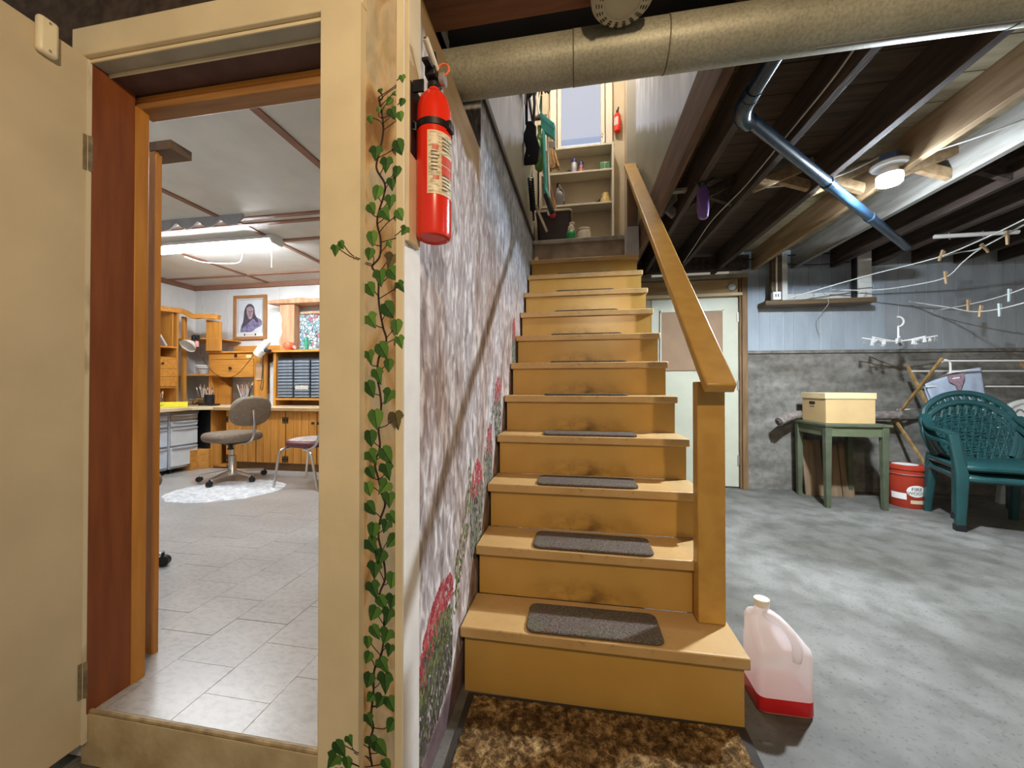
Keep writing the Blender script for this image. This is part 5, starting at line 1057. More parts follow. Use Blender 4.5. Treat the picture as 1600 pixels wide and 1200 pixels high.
# plastic drawer towers on castors (left run)
PCLEAR = mat('clear_drawer_plastic', (0.60, 0.66, 0.74), 0.25, 0.1, 6)
PFROST = mat('frosted_drawer_plastic', (0.70, 0.72, 0.73), 0.35, 0.06, 5)
GREYF = mat('grey_drawer_frame', (0.46, 0.48, 0.52), 0.4, 0.05)
def tower(y0, y1, m, label, woodtop):
    t = thing('drawer_tower', label, 'drawers', (-4.45, (y0 + y1) / 2, 0.15), 0, 'plastic drawer towers under the worktop')
    obj('frame', MB().box(-4.68, -4.27, y0, y1, 0.20, 0.80), GREYF, t, bevel=0.006)
    obj('top', MB().box(-4.69, -4.255, y0 - 0.004, y1 + 0.004, 0.79, 0.812), mat('tan_drawer_top', (0.42, 0.34, 0.24), 0.5) if woodtop else GREYF, t, bevel=0.003)
    for z0, z1 in ((0.225, 0.43), (0.45, 0.635), (0.655, 0.71), (0.725, 0.785)):
        d_ = obj('drawer', MB().box(-4.60, -4.250, y0 + 0.012, y1 - 0.012, z0, z1), m if (z0 < 0.72 or not woodtop) else mat('tan_drawer_top', (0.42, 0.34, 0.24), 0.5), t, bevel=0.006)
        ym = (y0 + y1) / 2
        obj('handle', MB().prism([(y0 + 0.02, z1), (y0 + 0.02, z1 - 0.012), (ym - 0.05, z1 - 0.022), (ym + 0.05, z1 - 0.022), (y1 - 0.02, z1 - 0.012), (y1 - 0.02, z1)], 'x', -4.25, -4.236), GREYF, d_, bevel=0.003)
    for x in (-4.64, -4.31):
        for y in (y0 + 0.04, y1 - 0.04): obj('castor', MB().lathe([(0.0001, -0.01), (0.022, -0.01), (0.022, 0.01), (0.0001, 0.01)], (x, y, 0.173), 12, 'y'), BLACK, t)
tower(3.02, 3.30, PCLEAR, 'see-through drawer tower nearest the red-brown door jamb', False)
tower(3.31, 3.62, PFROST, 'frosted drawer tower nearest the worktop corner', True)

# ---- hutch over the back worktop (wide drawer) and shelf run to the window
hb = thing('desk_hutch', 'orange pine hutch with one wide drawer over the back worktop', 'hutch', (-4.0, 4.1, CZT))
HF = 3.95
obj('back_board', MB().box(-4.40, -3.55, 4.20, 4.245, 1.44, 1.615), ORANGEX, hb, bevel=0.003)
obj('top_board', MB().box(-4.505, -3.64, HF - 0.02, 4.24, 1.50, 1.52), ORANGEX, hb, bevel=0.003)
obj('side_panel', MB().box(-4.50, -4.455, HF, 4.24, CZT + 0.0005, 1.50), ORANGE, hb, bevel=0.002)
obj('side_panel', MB().prism([(-3.85, 1.499), (-3.85, CZT + 0.0005), (-3.69, CZT + 0.0005), (-3.69, 1.499)], 'y', HF, HF + 0.03), ORANGE, hb, bevel=0.002)
obj('diagonal_panel', MB().prism([(-4.45, 1.20), (-4.45, CZT + 0.0005), (-4.27, CZT + 0.0005), (-4.27, 1.08)], 'y', 4.03, 4.05), ORANGE, hb)
obj('rail', MB().box(-4.455, -3.85, HF, HF + 0.03, 1.425, 1.50), ORANGEX, hb)
d_ = obj('drawer', MB().box(-4.448, -3.856, HF - 0.012, 4.22, 1.205, 1.418), ORANGEX, hb, bevel=0.003)
obj('knob', MB().lathe([(0.006, 0.0), (0.006, -0.012), (0.016, -0.016), (0.017, -0.026), (0.0001, -0.03)], (-4.16, HF - 0.01, 1.315), 12, 'y'), KNOB, d_)
obj('catch', MB().box(-4.12, -4.09, HF - 0.012, HF + 0.001, 1.45, 1.485), KNOB, hb)
obj('paper_label', MB().box(-3.96, -3.89, HF - 0.003, HF + 0.001, 1.44, 1.475), mat('yellow_paper', (0.78, 0.62, 0.36), 0.7, 0.05), hb)
obj('cork_board', MB().box(-4.06, -3.86, 4.235, 4.247, 1.0, 1.20), mat('cork', (0.40, 0.27, 0.14), 0.9, 0.2, 40), hb)
ww = thing('window_shelf_cabinet', 'pine shelf cabinet under the stained glass window', 'cabinet', (-3.2, 4.1, CZT))
obj('top_board', MB().box(-3.63, -0.8, HF - 0.03, 4.24, 1.497, 1.522), ORANGEX, ww, bevel=0.003)
obj('side_panel', MB().box(-3.587, -3.552, HF, 4.24, CZT + 0.0005, 1.497), ORANGE, ww, bevel=0.002)
obj('shelf', MB().box(-3.552, -0.8, HF, 4.24, 0.925, 0.950), ORANGEX, ww, bevel=0.002)
obj('back_panel', MB().box(-3.552, -0.8, 4.215, 4.235, CZT + 0.0005, 1.497), mat('dim_pine_back', (0.42, 0.22, 0.08), 0.6, 0.1), ww)
# small-parts organiser
og = thing('parts_organizer', 'black organizer of many small clear drawers', 'organizer', (-3.2, 4.05, 0.9505))
obj('case', MB().box(-3.545, -2.50, HF + 0.03, 4.19, 0.951, 1.43), BLACK, og)
ODR = mat('smoky_drawer', (0.10, 0.12, 0.15), 0.25, 0.3, 20)
OLIP = mat('drawer_lip', (0.42, 0.47, 0.52), 0.35, 0.05)
odm = mesh('drawer', MB().box(0, 0.205, 0, 0.03, 0, 0.028), ODR); olm = mesh('lip', MB().box(0.006, 0.199, -0.008, 0.002, 0.0, 0.008), OLIP)
od2 = mesh('drawer', MB().box(0, 0.205, 0, 0.03, 0, 0.05), ODR)
for c_ in range(4):
    for r_ in range(12):
        x = -3.535 + 0.225 * c_; z = 0.965 + 0.0375 * r_
        d_ = obj('drawer', None, None, og, (x, HF + 0.012, z), me=odm)
        lp = bpy.data.objects.new('lip', olm); COL.objects.link(lp); lp.parent = d_
    if c_ == 1: obj('labels', MB().box(-3.29, -3.12, HF + 0.002, HF + 0.008, 1.055, 1.10), mat('paper_scraps', (0.55, 0.52, 0.48), 0.8, 0.3, 60), og)

# ---- hutch on the left run and the corner shelf
LH = -4.72
lh = thing('side_hutch', 'orange pine hutch with books and drawers in the workroom corner', 'hutch', (-4.85, 3.3, CZT))
Y0, Y1 = 2.6, 3.80
obj('back_board', MB().box(-5.055, -5.04, Y0, Y1, CZT + 0.0005, 2.0), ORANGE, lh)
for y in (Y0, 3.46, 3.745): obj('side_panel', MB().box(-5.04, LH, y, y + 0.022, CZT + 0.0005 if y != 3.46 else 1.43, 2.0), ORANGE, lh)
for z, y0, y1 in ((1.545, Y0, 3.745), (1.415, Y0, 3.767), (1.07, Y0, 3.767)): obj('shelf', MB().box(-5.04, LH + 0.002, y0, y1, z, z + 0.018), ORANGEX, lh)
obj('divider', MB().box(-5.04, LH - 0.01, 3.70, 3.714, 1.565, 1.99), ORANGE, lh)
for z0, z1 in ((1.30, 1.412), (1.205, 1.297), (1.09, 1.202)):
    d_ = obj('drawer', MB().box(-5.0, LH + 0.012, 3.485, 3.742, z0, z1), ORANGEX, lh, bevel=0.002)
    obj('knob', MB().lathe([(0.006, 0.0), (0.006, 0.012), (0.014, 0.016), (0.014, 0.024), (0.0001, 0.027)], (LH + 0.012, 3.57, (z0 + z1) / 2), 10, 'x'), KNOB, d_) if z0 > 1.25 else None
cs = thing('corner_shelf', 'open pine shelf filling the corner between the two hutches', 'shelves', (-4.62, 4.05, CZT))
obj('side_panel', MB().prism([(-4.485, 1.525), (-4.28, 1.525), (-4.28, 1.88), (-4.485, 1.91)], 'y', 3.90, 3.925), ORANGE, cs, bevel=0.002)
obj('side_panel', MB().box(-4.80, -4.765, 3.86, 3.90, CZT + 0.0005, 1.95), ORANGE, cs)
for z in (1.67, 1.222): obj('shelf', MB().prism([(-4.80, 3.895), (-4.33, 3.895), (-4.33, 4.24), (-5.04, 4.24), (-5.04, 3.85)], 'z', z, z + 0.018), ORANGEX, cs)
# wavy live-edge top over both
top = []
for k in range(21):
    t = k / 20; p = Vector((-4.70, 2.6)).lerp(Vector((-4.72, 3.80)), min(1, t * 2)) if t < 0.5 else Vector((-4.72, 3.80)).lerp(Vector((-4.28, 3.88)), (t - 0.5) * 2)
    top.append((p, 2.0 + 0.016 * math.sin(t * 15 + 0.5) + 0.010 * math.sin(t * 27) - 0.13 * max(0, t - 0.35)))
mb = MB()
for (a, za), (c, zc) in zip(top[:-1], top[1:]): mb.bar((a.x, a.y, za), (c.x + (c.x - a.x) * 0.1, c.y + (c.y - a.y) * 0.1, zc + (zc - za) * 0.1), 0.05, 0.055)
obj('live_edge_board', mb, PINK if False else ORANGEX, lh)
# books leaning
BC = [(0.55, 0.55, 0.60), (0.10, 0.14, 0.30), (0.72, 0.62, 0.48), (0.55, 0.50, 0.45), (0.28, 0.12, 0.10), (0.15, 0.13, 0.22), (0.62, 0.58, 0.55)]
BN = ['grey', 'navy', 'cream', 'stone grey', 'maroon', 'plum', 'off-white']
for i in range(7):
    y = 3.495 + 0.026 * i
    t = thing('book', '%s book leaning on the hutch shelf, number %s from the jamb side' % (BN[i], ['one', 'two', 'three', 'four', 'five', 'six', 'seven'][i]), 'book', (LH - 0.03, y, 1.5635), 0, 'books leaning in the hutch')
    t.rotation_euler = (R(30), 0, 0)
    cm = mat('book_%d' % i, BC[i], 0.6, 0.06)
    h = 0.25 - 0.008 * i
    obj('cover', MB().box(-0.16, 0.0, 0.0, 0.018, 0.0, h), cm, t, local=True)
    obj('spine_band', MB().box(0.0, 0.0012, 0.002, 0.016, h * 0.68, h * 0.78), mat('spine_band', (0.75, 0.70, 0.55), 0.5), t, local=True)

# ================================================================== THINGS ON THE WORKTOP AND SHELVES
o = thing('clip_lamp', 'white bowl clip lamp hanging from the corner shelf', 'lamp', (-4.575, 3.86, 1.668))
obj('shade', MB().lathe([(0.022, 0.0), (0.045, -0.02), (0.075, -0.055), (0.090, -0.085), (0.085, -0.084), (0.07, -0.055), (0.040, -0.025), (0.0001, -0.02)], (0, 0, -0.06), 24).xf(Matrix.Rotation(R(-48), 4, 'X')), mat('enamel_shade', (0.72, 0.73, 0.76), 0.35, 0.04), o, local=True)
obj('socket', MB().lathe([(0.0001, 0.02), (0.022, 0.02), (0.026, 0.0), (0.024, -0.05), (0.0001, -0.05)], (0, 0, -0.045), 14), mat('pink_socket', (0.62, 0.30, 0.26), 0.5), o, local=True)
obj('clip', MB().box(-0.03, 0.03, -0.03, 0.02, 0.0, 0.05).box(-0.02, 0.02, -0.05, -0.03, -0.03, 0.04), BLACK, o, local=True, bevel=0.006)
obj('cord', MB().tube(smooth_pts([(0.05, 0.02, -0.10), (0.10, -0.02, -0.22), (0.28, -0.02, -0.42), (0.45, -0.02, -0.47), (0.62, -0.02, -0.42), (0.85, -0.02, -0.18), (0.92, -0.02, -0.12)]), 0.004, 6), KNOB, o, local=True)
o = thing('spot_lamp', 'white cylindrical spot lamp clipped to the pine shelf below the portrait', 'lamp', (-3.645, 3.86, 1.545))
MX = Matrix.Rotation(R(-42), 4, 'Y')
obj('shade', MB().lathe([(0.050, 0.0), (0.052, -0.005), (0.055, 0.09), (0.040, 0.092), (0.038, 0.19), (0.030, 0.205), (0.0001, 0.205)], (0, 0, -0.10), 24).xf(Matrix.Rotation(R(40), 4, 'Y')), WHITE, o, local=True)
obj('clip', MB().box(0.03, 0.09, -0.02, 0.03, -0.05, -0.02).bar((0.03, 0, 0.02), (0.06, 0.0, -0.04), 0.014, 0.02), BLACK, o, local=True, bevel=0.004)
obj('cord', MB().tube(smooth_pts([(0.0, 0.01, -0.05), (-0.02, 0.02, -0.16), (-0.03, 0.02, -0.35), (-0.045, 0.02, -0.47), (-0.03, 0.02, -0.50), (-0.015, 0.02, -0.45), (-0.01, 0.02, -0.2)]), 0.004, 6), KNOB, o, local=True)
o = thing('bowl', 'pale grey bowl on the corner shelf below the clip lamp', 'bowl', (-4.60, 3.98, 1.2405))
obj('bowl', MB().lathe([(0.0001, 0.0), (0.05, 0.0), (0.07, 0.07), (0.085, 0.075), (0.085, 0.10), (0.078, 0.10), (0.0001, 0.085)], n=20), mat('grey_ceramic', (0.46, 0.47, 0.48), 0.4, 0.05), o, local=True)
obj('rim', MB().lathe([(0.085, 0.098), (0.092, 0.100), (0.092, 0.112), (0.080, 0.112)], n=20), WHITE, o, local=True)
o = thing('paper_roll', 'tall white paper roll standing between the two back cabinets', 'paper roll', (-3.655, 4.05, CZT + 0.0005))
PAPER = mat('white_paper', (0.74, 0.76, 0.78), 0.8, 0.04)
obj('sheet', MB().prism([(-0.045, 0.0), (0.0, 0.0), (0.05, 0.20), (0.05, 0.50), (-0.045, 0.52)], 'y', -0.03, 0.03), PAPER, o, local=True, bevel=0.006)
obj('curl', MB().tube(arc((0.0, 0, 0.51), 0.035, 0, PI, 10), 0.008, 6), PAPER, o, local=True)
o = thing('plastic_sleeve', 'small clear plastic sleeve hanging on the hutch side', 'sleeve', (-3.77, 3.945, 1.22))
obj('sleeve', MB().box(-0.045, 0.045, -0.004, 0.003, -0.04, 0.16), mat('smoky_sleeve', (0.42, 0.27, 0.16), 0.25, 0.1), o, local=True)
obj('rim', MB().box(-0.05, 0.05, -0.005, 0.004, -0.05, -0.038), mat('sleeve_rim', (0.55, 0.40, 0.26), 0.4), o, local=True)
def brush_jar(label, loc, r_, h, m, nb, seed, ln, group='jars of brushes and pencils on the worktop'):
    t = thing('brush_jar', label, 'jar', loc, 0, group); rn = random.Random(seed)
    short = {3: 'blue glass jar under the cork board', 5: 'black holder at the worktop corner', 8: 'dark pot inside the corner shelf', 11: 'brown cup behind the yellow box'}[seed]
    obj('jar', MB().lathe([(0.0001, 0.0), (r_, 0.0), (r_ * 1.05, h), (r_ * 0.9, h), (r_ * 0.88, 0.01)], n=16), m, t, local=True)
    cs_ = [mat('brush_tan', (0.62, 0.46, 0.28), 0.5), mat('brush_pink', (0.70, 0.50, 0.45), 0.5), mat('brush_black', (0.05, 0.04, 0.04), 0.5), mat('brush_white', (0.75, 0.72, 0.68), 0.5), mat('brush_brown', (0.28, 0.14, 0.07), 0.5)]
    for k in range(nb):
        a = rn.uniform(0, 2 * PI); sp_ = rn.uniform(0.3, 1.0) * ln * 0.38
        p = Vector((r_ * 0.5 * math.cos(a), r_ * 0.5 * math.sin(a), 0.012)); q = Vector((sp_ * math.cos(a), sp_ * 0.5 * math.sin(a), ln * rn.uniform(0.75, 1.0)))
        mm = cs_[rn.randrange(5)]
        br_ = tag(obj('paint_brush', MB().tube([p, p.lerp(q, 0.85)], 0.0048, 6), mm, None, loc), 'thin brush or pencil in the ' + short, 'brush', 'brushes in the ' + short)
        obj('tip', MB().tube([p.lerp(q, 0.85), q], [0.007, 0.003], 6), cs_[rn.randrange(5)], br_, local=True)
brush_jar('blue glass jar crowded with paint brushes under the cork board', (-4.02, 4.0, CZT + 0.0005), 0.036, 0.12, mat('blue_glass', (0.22, 0.34, 0.50), 0.2, 0.2), 14, 3, 0.30)
brush_jar('black holder of pens at the corner of the worktop', (-4.36, 3.84, CZT + 0.0205), 0.05, 0.11, BLACK, 12, 5, 0.20)
brush_jar('dark pot of twig-like brushes in the corner shelf', (-4.60, 3.98, CZT + 0.0005), 0.06, 0.09, mat('dark_pot', (0.10, 0.05, 0.03), 0.6, 0.2), 20, 8, 0.28)
brush_jar('brown cup of pencils on the worktop behind the yellow box', (-4.66, 3.50, CZT + 0.0005), 0.045, 0.10, mat('brown_cup', (0.20, 0.11, 0.07), 0.6), 12, 11, 0.19)
o = thing('pen_tray', 'flat black tray under the black pen holder', 'tray', (-4.36, 3.84, CZT + 0.0005))
obj('tray', MB().prism(rrect(-0.10, 0.10, -0.06, 0.06, 0.02), 'z', 0.0, 0.018), BLACK, o, local=True, bevel=0.003); obj('lip', MB().box(-0.09, 0.09, -0.064, -0.058, 0.004, 0.014), KNOB, o, local=True)
rn = random.Random(4); mb = MB()
for k in range(9):
    a = rn.uniform(0, PI); p = Vector((-4.58 + rn.uniform(-0.07, 0.07), 3.86 + rn.uniform(-0.03, 0.03), CZT + 0.012 + 0.008 * k)); q = Vector((math.cos(a) * 0.06, math.sin(a) * 0.03, rn.uniform(-0.004, 0.012)))
    mb.bar(p - q, p + q, 0.018, 0.014)
tag(obj('wood_offcuts', mb, mat('yellow_wood', (0.52, 0.34, 0.10), 0.6, 0.0, 14, col2=(0.14, 0.07, 0.03))), 'small heap of yellow and brown wood offcuts before the twig brushes', 'offcuts', kind='stuff')
o = thing('yellow_box', 'flat bright yellow box on the worktop above the clear drawers', 'box', (-4.40, 3.37, CZT + 0.0005), R(62))
obj('box', MB().box(-0.19, 0.19, -0.03, 0.12, 0.0, 0.055), mat('yellow_card', (0.80, 0.72, 0.05), 0.5, 0.05), o, local=True, bevel=0.003)
obj('printed_mark', MB().prism([(-0.06, 0.018), (-0.02, 0.030), (0.0, 0.040), (-0.03, 0.018)], 'y', -0.0315, -0.03), mat('box_mark', (0.25, 0.22, 0.03), 0.6), o, local=True)
o = thing('blue_cup', 'pale blue cup standing behind the yellow box', 'cup', (-4.56, 3.26, CZT + 0.0005))
obj('cup', MB().lathe([(0.0001, 0.0), (0.035, 0.0), (0.045, 0.15), (0.04, 0.15), (0.03, 0.01)], n=18), mat('pale_blue_cup', (0.30, 0.55, 0.66), 0.4, 0.05), o, local=True)
obj('rim', MB().lathe([(0.040, 0.15), (0.048, 0.15), (0.048, 0.158), (0.040, 0.158)], n=18), mat('blue_rim', (0.20, 0.42, 0.55), 0.4), o, local=True)
o = thing('squeeze_bottle', 'yellow green squeeze bottle beside the brush jar', 'bottle', (-3.915, 3.99, CZT + 0.0005))
obj('bottle', MB().lathe([(0.0001, 0.0), (0.034, 0.0), (0.036, 0.07), (0.022, 0.10), (0.012, 0.12), (0.0001, 0.12)], n=16), mat('lime_plastic', (0.45, 0.55, 0.10), 0.4, 0.1), o, local=True)
obj('label', MB().lathe([(0.0365, 0.02), (0.037, 0.06)], n=16), mat('dark_green_label', (0.05, 0.16, 0.08), 0.5), o, local=True)
for k in range(3): tag(obj('paper_sheet', MB().box(-0.11 + 0.03 * k, 0.10 + 0.02 * k, -0.06 + 0.02 * k, 0.06, 0.002 * k, 0.002 * k + 0.0018), PAPER, None, (-4.13, 3.90, CZT + 0.0005)), 'loose white paper sheet on the worktop before the brush jar', 'paper', 'loose papers on the worktop')

# ================================================================== PORTRAIT
pf = thing('framed_portrait', 'brown framed portrait of a long-haired person on the workroom wall', 'picture', (-4.19, 4.246, 1.99))
FRM = mat('picture_frame_wood', (0.40, 0.19, 0.07), 0.45, 0.1, 6)
pw, ph = 0.245, 0.29
obj('frame', MB().box(-pw, pw, -0.03, 0, ph - 0.04, ph).box(-pw, pw, -0.03, 0, -ph, -ph + 0.04).box(-pw, -pw + 0.04, -0.03, 0, -ph + 0.04, ph - 0.04).box(pw - 0.04, pw, -0.03, 0, -ph + 0.04, ph - 0.04), FRM, pf, local=True, bevel=0.004)
obj('mount', MB().box(-pw + 0.04, pw - 0.04, -0.012, -0.004, -ph + 0.04, ph - 0.04), mat('pale_mount', (0.72, 0.74, 0.74), 0.6, 0.03), pf, local=True)
obj('inner_line', MB().box(-0.188, -0.182, -0.0135, -0.012, -0.20, 0.235).box(0.182, 0.188, -0.0135, -0.012, -0.20, 0.235).box(-0.188, 0.188, -0.0135, -0.012, 0.230, 0.235), mat('mount_line', (0.22, 0.20, 0.20), 0.6), pf, local=True)
pic = obj('print', MB().box(-0.18, 0.18, -0.0133, -0.012, -0.195, 0.228), mat('print_paper', (0.72, 0.76, 0.80), 0.6, 0.0, 5, col2=(0.58, 0.62, 0.68)), pf, local=True)
def pp_(name, pts, m, d): obj(name, MB().prism([(p.x, p.z) for p in smooth_pts([(x, 0, z) for x, z in pts + pts[:1]], 5)[:-1]], 'y', -0.0133 - d, -0.0132), m, pic, local=True)
VIO = mat('print_violet', (0.13, 0.11, 0.21), 0.6, 0.0, 30, col2=(0.28, 0.26, 0.42))
HAIR = mat('print_hair', (0.045, 0.035, 0.055), 0.6, 0.0, 40, (4, 4, 1), col2=(0.11, 0.09, 0.12))
SKIN = mat('print_skin', (0.46, 0.36, 0.37), 0.6, 0.0, 20, col2=(0.28, 0.20, 0.23))
pp_('shoulders', [(-0.15, -0.19), (-0.13, -0.10), (-0.07, -0.02), (0.05, 0.0), (0.14, -0.02), (0.175, -0.06), (0.165, -0.11), (0.08, -0.15), (0.02, -0.19)], VIO, 0.0003)
pp_('hair', [(-0.13, -0.14), (-0.10, -0.02), (-0.085, 0.10), (-0.045, 0.165), (0.01, 0.175), (0.06, 0.13), (0.075, 0.04), (0.12, -0.04), (0.10, -0.07), (0.05, -0.02), (0.0, -0.05), (-0.06, -0.10)], HAIR, 0.0006)
pp_('face', [(-0.05, 0.09), (-0.045, 0.13), (0.0, 0.145), (0.04, 0.12), (0.045, 0.07), (0.03, 0.0), (0.0, -0.025), (-0.03, 0.0), (-0.048, 0.05)], SKIN, 0.0009)
pp_('headband', [(-0.055, 0.10), (-0.05, 0.128), (0.0, 0.14), (0.048, 0.118), (0.05, 0.092), (0.0, 0.108)], mat('print_band', (0.40, 0.26, 0.30), 0.6), 0.0012)
for x in (-0.022, 0.018): pp_('eye', [(x - 0.011, 0.078), (x, 0.084), (x + 0.011, 0.078), (x, 0.072)], HAIR, 0.0012)
pp_('nose', [(-0.006, 0.075), (0.004, 0.07), (0.008, 0.042), (-0.008, 0.040)], mat('print_shade', (0.24, 0.17, 0.20), 0.6), 0.0012)
pp_('mouth', [(-0.018, 0.018), (0.0, 0.024), (0.018, 0.018), (0.0, 0.012)], MATS['print_shade'], 0.0012)
obj('name_plate', MB().box(-0.075, 0.075, -0.0145, -0.012, -0.235, -0.212), mat('plate', (0.62, 0.60, 0.56), 0.4, 0.05), pf, local=True)
obj('plate_edge', MB().box(-0.09, -0.072, -0.015, -0.012, -0.237, -0.210).box(0.072, 0.09, -0.015, -0.012, -0.237, -0.210), BLACK, pf, local=True)

# ================================================================== CHAIRS AND RUG
UPH = mat('taupe_chair_fabric', (0.21, 0.16, 0.115), 0.85, 0.12, 40, bump=0.1)
def squircle_pad(hx, hy, t, nz=6, n=28, pw=2.8):
    secs = []
    for j in range(nz + 1):
        a = -PI / 2 + PI * j / nz; k = 0.86 + 0.14 * math.cos(a); z = t / 2 * math.sin(a)
        secs.append([(hx * k * math.copysign(abs(math.cos(2 * PI * i / n)) ** (2 / pw), math.cos(2 * PI * i / n)), hy * k * math.copysign(abs(math.sin(2 * PI * i / n)) ** (2 / pw), math.sin(2 * PI * i / n)), z) for i in range(n)])
    return loft(secs)
def office_chair(label, loc, rz, m, grp=None):
    t = thing('office_chair', label, 'chair', loc, rz, grp)                # faces local -Y
    obj('seat', squircle_pad(0.225, 0.235, 0.085).xf(Matrix.Translation((0, 0, 0.435))), m, t, local=True, smooth=60)
    obj('seat_pan', MB().lathe([(0.0001, 0.355), (0.06, 0.355), (0.14, 0.385), (0.0001, 0.39)], n=16), BLACK, t, local=True)
    obj('backrest', squircle_pad(0.19, 0.145, 0.065).xf(Matrix.Translation((0, 0.27, 0.69)) @ Matrix.Rotation(R(80), 4, 'X')), m, t, local=True, smooth=60)
    obj('back_post', MB().tube(smooth_pts([(0, 0.10, 0.375), (0, 0.23, 0.385), (0, 0.305, 0.45), (0, 0.315, 0.58), (0, 0.305, 0.70)], 5), 0.013, 10), CHROME, t, local=True)
    obj('tilt_knob', MB().tube([(0.05, 0.05, 0.33), (0.05, 0.05, 0.37)], 0.02, 12).tube([(0.05, 0.05, 0.315), (0.05, 0.05, 0.33)], 0.028, 12), BLACK, t, local=True)
    obj('column', MB().lathe([(0.018, 0.36), (0.018, 0.25), (0.032, 0.245), (0.035, 0.10), (0.045, 0.085), (0.045, 0.06), (0.0001, 0.06)], n=20), CHROME, t, local=True)
    for k in range(5):
        a = 2 * PI * k / 5 + 0.35; c_, s_ = math.cos(a), math.sin(a)
        lg = obj('leg', MB().bar((0.03 * c_, 0.03 * s_, 0.095), (0.27 * c_, 0.27 * s_, 0.062), 0.034, 0.024), CHROME, t, local=True, bevel=0.004)
        obj('castor', MB().tube([(0.275 * c_ - 0.014 * s_, 0.275 * s_ + 0.014 * c_, 0.0275), (0.275 * c_ + 0.014 * s_, 0.275 * s_ - 0.014 * c_, 0.0275)], 0.0270, 14).tube([(0.268 * c_, 0.268 * s_, 0.04), (0.268 * c_, 0.268 * s_, 0.07)], 0.010, 8), BLACK, lg, local=True)
office_chair('taupe swivel chair on chrome castors by the white rug', (-3.36, 3.20, 0.159), R(-102), UPH)
office_chair('brown swivel chair mostly hidden behind the pine post', (-2.36, 1.50, 0.151), R(150), mat('brown_chair_fabric', (0.17, 0.10, 0.06), 0.85, 0.1, 30))
dc = thing('dinette_chair', 'chrome legged chair with a maroon padded seat in the workroom', 'chair', (-2.49, 3.21, 0.1505), R(-92))
MAR = mat('maroon_vinyl', (0.12, 0.03, 0.035), 0.4, 0.1)
obj('seat', squircle_pad(0.20, 0.20, 0.06).xf(Matrix.Translation((0, 0, 0.405))), MAR, dc, local=True, smooth=60)
obj('seat_cover', squircle_pad(0.175, 0.175, 0.018).xf(Matrix.Translation((0, 0, 0.437))), mat('pale_flower_cover', (0.56, 0.48, 0.42), 0.8, 0.0, 30, col2=(0.36, 0.28, 0.24)), dc, local=True, smooth=60)
for sx in (-1, 1):
    obj('leg', MB().tube(smooth_pts([(sx * 0.10, -0.15, 0.365), (sx * 0.165, -0.17, 0.355), (sx * 0.185, -0.19, 0.31), (sx * 0.20, -0.235, 0.0)], 5), 0.0115, 10), CHROME, dc, local=True)
    obj('leg', MB().tube(smooth_pts([(sx * 0.165, 0.05, 0.365), (sx * 0.178, 0.12, 0.35), (sx * 0.188, 0.16, 0.28), (sx * 0.20, 0.23, 0.0)], 5), 0.0115, 10), CHROME, dc, local=True)
    obj('back_tube', MB().tube(smooth_pts([(sx * 0.175, 0.10, 0.36), (sx * 0.185, 0.20, 0.42), (sx * 0.18, 0.25, 0.60), (sx * 0.16, 0.29, 0.80)], 5), 0.0115, 10), CHROME, dc, local=True)
obj('backrest', squircle_pad(0.19, 0.115, 0.05).xf(Matrix.Translation((0, 0.265, 0.72)) @ Matrix.Rotation(R(78), 4, 'X')), MAR, dc, local=True, smooth=60)
obj('ribbon_tie', MB().tube(smooth_pts([(-0.17, 0.10, 0.40), (-0.20, 0.11, 0.38), (-0.215, 0.09, 0.33), (-0.22, 0.07, 0.28)], 4), 0.006, 6).ball((-0.195, 0.11, 0.385), 0.014, 8, 6), BLACK, dc, local=True)
m, b = base('white_fleece', 0.95, 0.1); n1 = noise_n(m, 22, 6, (1, 1, 1), dist=0.6); c = ramp(m, [(0.3, (0.52, 0.52, 0.54)), (0.65, (0.84, 0.84, 0.84))]); L(m, n1.outputs['Fac'], c.inputs[0]); L(m, c.outputs[0], b.inputs['Base Color']); add_bump(m, b, n1.outputs['Fac'], 1.0, 0.02)
def fleece(u, v):
    a = 2 * PI * u; rag = 1 + 0.06 * noise.noise(Vector((math.cos(a) * 3, math.sin(a) * 3, 0))) + 0.05 * noise.noise(Vector((math.cos(a) * 12, math.sin(a) * 12, 5))) * (v > 0.9)
    rr_ = v * rag
    x, y = 0.46 * rr_ * math.cos(a), 0.36 * rr_ * math.sin(a)
    z = 0.151 + (0.0 if v > 0.97 else 0.009 + 0.008 * noise.noise(Vector((x * 25, y * 25, 2))))
    return (x, y, z - 0.151)
o = obj('fleece_rug', MB().grid(fleece, 96, 18), m, None, (-3.10, 2.90, 0.151), rot=(0, 0, R(20))); tag(o, 'white shaggy oval rug on the pale workroom floor', 'rug')

# ================================================================== THINGS ON THE LANDING AND ITS HOOKS
LZ = 2.4875
bn = thing('waste_bin', 'dark brown square bin on the stair landing', 'bin', (-0.225, 3.98, LZ))
BIN = mat('dark_brown_plastic', (0.035, 0.02, 0.018), 0.45, 0.15)
def taper(z, h): return [(p[0], p[1], z) for p in rrect(-h, h, -h * 0.8, h * 0.8, 0.03, 4)]
obj('body', loft([taper(0.0, 0.15), taper(0.40, 0.178)]), BIN, bn, local=True)
obj('rim', MB().tube([Vector(p) for p in taper(0.40, 0.180)] + [Vector(taper(0.40, 0.180)[0])], 0.011, 8), mat('tan_bin_rim', (0.50, 0.42, 0.30), 0.5, 0.1), bn, local=True)
o = thing('dust_brush', 'grey hand brush resting over the front of the dark bin', 'brush', (-0.33, 3.74, LZ + 0.12))
obj('bristles', MB().bar((-0.06, 0.0, 0.28), (0.045, 0.0, 0.03), 0.03, 0.022), mat('cream_bristle', (0.58, 0.52, 0.40), 0.8, 0.15, 50), o, local=True, bevel=0.003)
